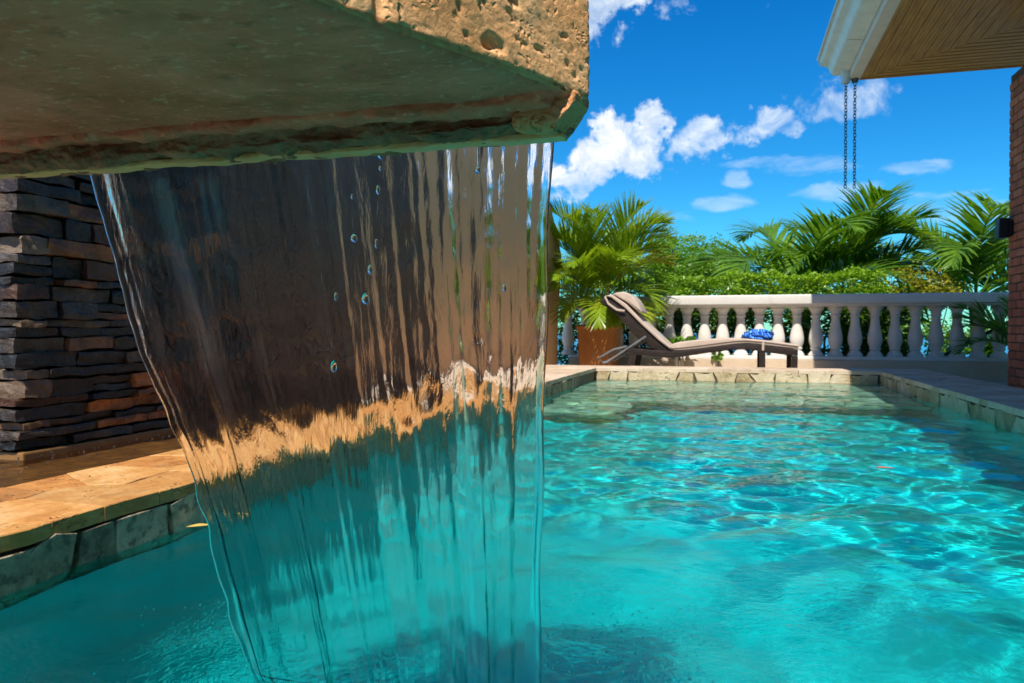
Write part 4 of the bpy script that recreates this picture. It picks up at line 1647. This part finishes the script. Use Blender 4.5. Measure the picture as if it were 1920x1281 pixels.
# ------------------------------------------------------------------ lounger and towel
def lounger():
    Y0, Y1 = 7.88, 8.56
    root = empty('sun_lounger', (-.3, 8.2, DK), 'brown wicker sun lounger with raised back and beige cushion beyond the pool', 'sun lounger')
    fn = lambda u, v, w: (u, w, v)
    top = [(-.985, .254), (-.893, .248), (-.714, .233), (-.549, .225), (-.43, .229), (-.312, .240), (-.128, .266), (.054, .292), (.174, .302), (.27, .296), (.353, .283), (.5, .265), (.648, .249)]
    bot = [(.648, .187), (.471, .204), (.38, .216), (.294, .230), (.19, .245), (.09, .251), (-.02, .242), (-.128, .227), (-.25, .202), (-.374, .178), (-.47, .162), (-.562, .153), (-.676, .163), (-.8, .176), (-.985, .190)]
    MB().prism(top + bot, Y0, Y0 + .05, fn).build('side_frame', M['wicker'], root, bevel=.008, smooth=True)
    MB().prism(top + bot, Y1 - .05, Y1, fn).build('side_frame', M['wicker'], root, bevel=.008, smooth=True)
    MB().prism([(x, z - .012) for x, z in top[3:]] + [(x, z - .05) for x, z in top[3:][::-1]], Y0 + .052, Y1 - .052, fn).build('seat', M['wicker'], root)
    MB().box((.60, Y0 + .052, .19), (.646, Y1 - .052, .246)).build('end_rail', M['wicker'], root, bevel=.006)
    # legs
    for y in (Y0 + .004, Y1 - .054):
        MB().prism([(.588, DK), (.642, DK), (.648, .186), (.590, .190)], y, y + .05, fn).build('leg', M['wicker'], root, bevel=.006)
        MB().prism([(.297, DK), (.351, DK), (.351, .224), (.297, .229)], y, y + .05, fn).build('leg', M['wicker'], root, bevel=.006)
        MB().prism([(-1.02, DK), (-.955, DK), (-.897, .190), (-.962, .194)], y, y + .05, fn).build('leg', M['wicker'], root, bevel=.006)
    # backrest
    bo = [(-1.278, .720), (-1.262, .760), (-1.205, .782), (-1.15, .764), (-1.011, .655), (-.843, .485), (-.676, .330), (-.532, .216), (-.60, .196), (-.66, .212), (-.76, .262), (-.90, .360), (-1.00, .47), (-1.10, .590)]
    MB().prism(bo, Y0 + .055, Y1 - .055, fn).build('backrest', M['wicker'], root, bevel=.02, seg=3, smooth=True)
    # cushion in two lengths, with piping and tie
    d = Vector((.62, -.60)).normalized()
    cb = [(-1.215, .787), (-1.15, .801), (-1.005, .702), (-.838, .527), (-.672, .372), (-.520, .232), (-.532, .218), (-.676, .333), (-.843, .488), (-1.011, .658), (-1.155, .768)]
    q = MB().prism(cb, Y0 + .03, Y1 - .03, fn).build('back_cushion', M['cushion'], root, bevel=.012, seg=3, smooth=True)
    ct = [(-.56, .262), (-.545, .292), (-.50, .308), (-.313, .333), (-.067, .351), (.054, .354), (.174, .350), (.30, .341), (.411, .328), (.55, .308), (.648, .292), (.664, .268), (.648, .252),
          (.5, .268), (.353, .286), (.27, .299), (.174, .305), (.054, .295), (-.128, .269), (-.312, .243), (-.43, .232), (-.52, .228)]
    q2 = MB().prism(ct, Y0 + .02, Y1 - .02, fn).build('seat_cushion', M['cushion'], root, bevel=.012, seg=3, smooth=True)
    MB().tube([(-.545, Y0 + .016, .252), (-.43, Y0 + .016, .262), (-.312, Y0 + .016, .275), (-.128, Y0 + .016, .302), (.054, Y0 + .016, .327), (.174, Y0 + .016, .334), (.353, Y0 + .016, .318), (.648, Y0 + .016, .280)], .0045, 6).build('piping', M['piping'], q2, origin=q2.matrix_world.translation, smooth=True)
    MB().box((.318, Y0 - .006, .236), (.340, Y0 + .02, .315)).build('tie', M['cushion'], q2, origin=q2.matrix_world.translation, bevel=.003)
    # strap of the head pillow round the top of the backrest
    strap = [(-1.205, .792), (-1.225, .775), (-1.19, .70), (-1.10, .635), (-1.02, .622), (-1.01, .64), (-1.09, .655), (-1.175, .715), (-1.2, .765)]
    MB().prism(strap, Y0 + .022, Y0 + .032, fn).build('pillow_strap', M['cushion'], root, bevel=.002)
    # pillow: half-round bolster resting on the upper cushion
    pl = [(-1.150, .806), (-1.10, .822), (-1.03, .828), (-.965, .806), (-.915, .758), (-.878, .70), (-.842, .618), (-.858, .610), (-.885, .625), (-1.0, .722)]
    MB().prism(pl, Y0 + .07, Y1 - .07, fn).build('head_pillow', M['cushion'], root, bevel=.018, seg=3, smooth=True)
    # U-shaped support stay
    for y in (Y0 + .012, Y1 - .012):
        MB().tube([(-.797, y, .372), (-.99, y, .243), (-1.193, y, .109), (-1.232, y, .100), (-1.279, y, .148), (-1.13, y, .235), (-.99, y, .27)], .011, 8).build('stay', M['grey_metal'], root, smooth=True)
    MB().tube([(-1.24, Y0 + .012, .102), (-1.24, Y1 - .012, .102)], .011, 8).build('stay_bar', M['grey_metal'], root, smooth=True)
    return root


lounger()


def towel():
    c = Vector((.285, 8.12, .380))
    bm = bmesh.new()
    bmesh.ops.create_icosphere(bm, subdivisions=5, radius=1)
    for v in bm.verts:
        p = v.co.copy()
        q = Vector((math.copysign(abs(p.x) ** .8, p.x) * .15, math.copysign(abs(p.y) ** .8, p.y) * .15, math.copysign(abs(p.z) ** .75, p.z) * .054))
        fold = .010 * math.sin(p.x * 7 + p.z * 9 + 2 * math.sin(p.y * 3)) + .006 * math.sin(p.z * 16 + p.x * 5 + p.y * 6)
        q += p * fold + noise.noise_vector(p * 2.5) * .012
        q.z += .012 * p.x * (1 - p.x)
        v.co = q
    zmin = min(v.co.z for v in bm.verts)
    for v in bm.verts:
        v.co.z = max(v.co.z, zmin * .72)
    for f in bm.faces:
        f.smooth = True
    me = bpy.data.meshes.new('beach_towel')
    bm.to_mesh(me)
    bm.free()
    me.materials.append(M['towel'])
    tag(link_mesh('beach_towel', me, None, c), 'rolled blue and turquoise striped towel lying on the lounger cushion', 'towel')


towel()


# ------------------------------------------------------------------ brick pillar, lamp, roof, chains
def pillar():
    rng = random.Random(14)
    x0, x1, y0, y1, z0, z1 = 2.37, 2.80, 7.12, 7.73, DK, 2.655
    root = empty('brick_pillar', (x0, y1, z0), 'red brick pillar at the right edge of the terrace', 'pillar')
    MB().box((x0 + .008, y0 + .008, z0), (x1 - .008, y1 - .008, z1 - .004)).build('mortar_core', M['brick_mortar'], root)
    course = .0728
    n = int((z1 - z0) / course)
    proto = {}
    for k in range(n):
        z = z0 + k * course
        off = (k % 2) * .5
        # face towards the pool and return face towards the camera
        L = y1 - y0
        w = L / 3
        cuts = [0, w, 2 * w, L] if not off else [0, w * .5, w * 1.5, w * 2.5, L]
        for a, b in zip(cuts[:-1], cuts[1:]):
            key = ('x', round(b - a, 3), rng.randrange(2))
            c = Vector((x0 + .05, y0 + (a + b) / 2, z + course / 2))
            if key not in proto:
                vs, fs = rough_block((.10, b - a - .010, course - .011), rng, .0022, 1)
                me = bpy.data.meshes.new('brick')
                me.from_pydata(vs, [], fs)
                me.materials.append(M['brick'])
                proto[key] = link_mesh('brick', me, root, c)
            else:
                copy_part(proto[key], root, c + Vector((rng.uniform(-.003, .002), 0, 0)))
        a = x0 + .102
        key = ('y', off)
        c = Vector(((a + x1) / 2, y0 + .05, z + course / 2))
        if key not in proto:
            vs, fs = rough_block((x1 - a - .01, .10, course - .011), rng, .0022, 1)
            me = bpy.data.meshes.new('brick')
            me.from_pydata(vs, [], fs)
            me.materials.append(M['brick'])
            proto[key] = link_mesh('brick', me, root, c)
        else:
            copy_part(proto[key], root, c)
    lamp = empty('wall_lamp', (2.36, 7.66, 1.32), 'small black box lamp fixed to the brick pillar', 'wall lamp')
    MB().box((2.345, 7.60, 1.25), (2.369, 7.72, 1.39)).build('back_plate', M['black_metal'], lamp, bevel=.004)
    MB().prism([(2.345, 1.235), (2.255, 1.235), (2.262, 1.405), (2.345, 1.405)], 7.605, 7.715, lambda u, v, w: (u, w, v)).build('lamp_housing', M['black_metal'], lamp, bevel=.008)


pillar()


def roof():
    E0, E1 = -4.0, 8.3
    root = empty('house', (3.8, 4.0, DK), 'house with overhanging roof, white gutter and wooden soffit at the upper right', 'house')
    fn = lambda u, v, w: (u, w, v)
    # ogee gutter
    g = [(.853, 3.136), (.862, 3.150), (.875, 3.136), (.880, 3.105), (.905, 3.085), (.935, 3.075), (.962, 3.052), (.975, 3.02), (1.0, 2.985), (1.13, 2.965), (1.13, 3.14), (1.118, 3.14),
         (1.118, 2.978), (1.005, 2.997), (.985, 3.03), (.970, 3.062), (.94, 3.088), (.91, 3.098), (.892, 3.112), (.885, 3.14), (.866, 3.160), (.848, 3.15)]
    gut = MB().prism(g, E0, E1 + .06, fn).build('gutter', M['gutter'], root, smooth=True, angle=50)
    MB().prism([(.86, 3.13), (.885, 3.09), (.94, 3.075), (.972, 3.04), (1.0, 2.988), (1.128, 2.968), (1.128, 3.135)], E1 + .061, E1 + .066, fn).build('gutter_end', M['gutter'], gut, origin=gut.matrix_world.translation)
    for y in (7.35, 6.2, 5.0, 3.8, 2.6):
        MB().prism([(1.0, 2.980), (1.128, 2.960), (1.128, 2.963), (1.0, 2.9835)], y, y + .03, fn).build('gutter_strap', M['gutter'], gut, origin=gut.matrix_world.translation)
    MB().lathe([(.038, -.11), (.05, -.0), (.052, .012)], (1.105, 8.22, 2.965), 16).build('outlet', M['gutter'], gut, origin=gut.matrix_world.translation, smooth=True)
    MB().box((1.135, E0, 2.897), (1.240, E1, 3.17)).build('fascia', M['fascia'], root, bevel=.006)
    MB().box((1.2405, E1 - .02, 2.899), (6.0, E1, 3.17)).build('end_fascia', M['soffit_x'], root)
    # soffit of narrow strips, mitred at the corner: strips along the eave, then along the end
    b = MB()
    w = .030
    ins = 0.0
    k = 0
    while 1.243 + k * w < 5.9:
        xa = 1.243 + k * w
        ye = E1 - .022 - k * w
        dz = .004 * ((k * 7) % 3) / 2
        b.prism([(xa, E0), (xa + w - .0035, E0), (xa + w - .0035, ye - w), (xa, ye)], 2.905 + dz, 2.93, lambda u, v, q: (u, v, q))
        k += 1
    o = b.build('soffit_strips_along_eave', M['soffit_y'], root)
    o['kind'] = 'stuff'
    b = MB()
    for k in range(160):
        yb = E1 - .022 - k * w
        xs = 1.243 + k * w
        if xs > 5.8:
            break
        dz = .004 * ((k * 5) % 3) / 2
        b.prism([(xs + .005, yb), (5.95, yb), (5.95, yb - w + .005), (xs + w, yb - w + .005)], 2.905 + dz, 2.93, lambda u, v, q: (u, v, q))
    o = b.build('soffit_strips_along_end', M['soffit_x'], root)
    o['kind'] = 'stuff'
    MB().box((1.241, E0, 2.932), (6.0, E1 - .021, 3.0)).build('roof_deck', M['soffit_x'], root)
    rf = MB()
    rf.add([(.95, E0, 3.17), (.95, E1 + .1, 3.17), (3.9, 5.35, 4.5), (3.9, E0, 4.5), (6.2, E1 + .1, 3.17), (6.2, E0, 3.17), (3.9, 5.35, 4.5)],
           [(0, 1, 2, 3), (1, 4, 2), (2, 4, 5, 3)])
    rf.add([(.95, E0, 3.172), (6.2, E0, 3.172), (6.2, E1 + .1, 3.172), (.95, E1 + .1, 3.172)], [(0, 1, 2, 3)])
    rf.build('roof', M['roof_tile'], root)
    MB().box((4.2, E0, DK), (4.4, 7.2, 2.9)).build('house_wall', M['stucco_base'], root)
    MB().lathe([(.03, 0), (.035, .02), (.035, .035)], (1.19, 8.24, 2.863), 12).build('chain_hook', M['chain'], root, smooth=True)


roof()


def chain(x, y, ztop, zbot, label):
    root = empty('hanging_chain', (x, y, ztop), label, 'chain', 'chains hanging from the gutter corner')
    n = 33
    pitch = (ztop - zbot) / n
    bm = bmesh.new()
    R, r = .0125, .0042
    vs, fs = [], []
    N1, N2 = 14, 6
    for i in range(N1):
        a = 2 * math.pi * i / N1
        c = Vector((R * math.cos(a), 0, (pitch * .5 + .004 - R) * (1 if math.sin(a) > 0 else -1) * (abs(math.sin(a)) > 1e-6) + R * math.sin(a)))
        d = Vector((math.cos(a), 0, math.sin(a)))
        for k in range(N2):
            t = 2 * math.pi * k / N2
            vs.append(c + d * r * math.cos(t) + Vector((0, 1, 0)) * r * math.sin(t))
    for i in range(N1):
        for k in range(N2):
            fs.append((i * N2 + k, i * N2 + (k + 1) % N2, ((i + 1) % N1) * N2 + (k + 1) % N2, ((i + 1) % N1) * N2 + k))
    bm.free()
    me = MB().add(vs, fs).mesh('link', M['chain'], smooth=True, angle=80)
    first = link_mesh('link', me, root, (x, y, ztop - pitch / 2))
    first.rotation_euler = (0, 0, .4)
    for k in range(1, n):
        copy_part(first, root, (x + .0012 * math.sin(k * 1.7), y, ztop - pitch * (k + .5)), rot=(0, 0, .4 + (k % 2) * math.pi / 2 + .1 * math.sin(k)))


chain(1.105, 8.22, 2.855, 1.83, 'left grey metal chain hanging below the white gutter outlet')
chain(1.19, 8.24, 2.863, 1.83, 'right grey metal chain hanging below the roof corner hook')


def unseen_backdrop():
    """an unseen hedge added behind the camera so the water sheet mirrors something dark"""
    rng = np.random.default_rng(88)
    root = empty('unseen_dark_hedge', (-1.0, -4.3, DK), 'unseen dark hedge added behind the camera to darken reflections in the falling water', 'hedge')
    MB().box((-6, -4.6, DK), (3.9, -4.2, 2.5)).build('hedge_core', M['hill'], root)  # added out of view to block low sky from the sheet's reflections
    n = 9000
    C = np.stack([rng.uniform(-6, 3.9, n), -4.15 + rng.normal(0, .05, n), rng.uniform(DK, 2.58, n)], -1)
    V, F = leaf_cloud(C, rng.uniform(.06, .12, n), .3, rng)
    link_mesh('leaves', np_mesh('leaves', V - np.array(root.location), F, M['hedge_in'], False), root, root.location)


unseen_backdrop()
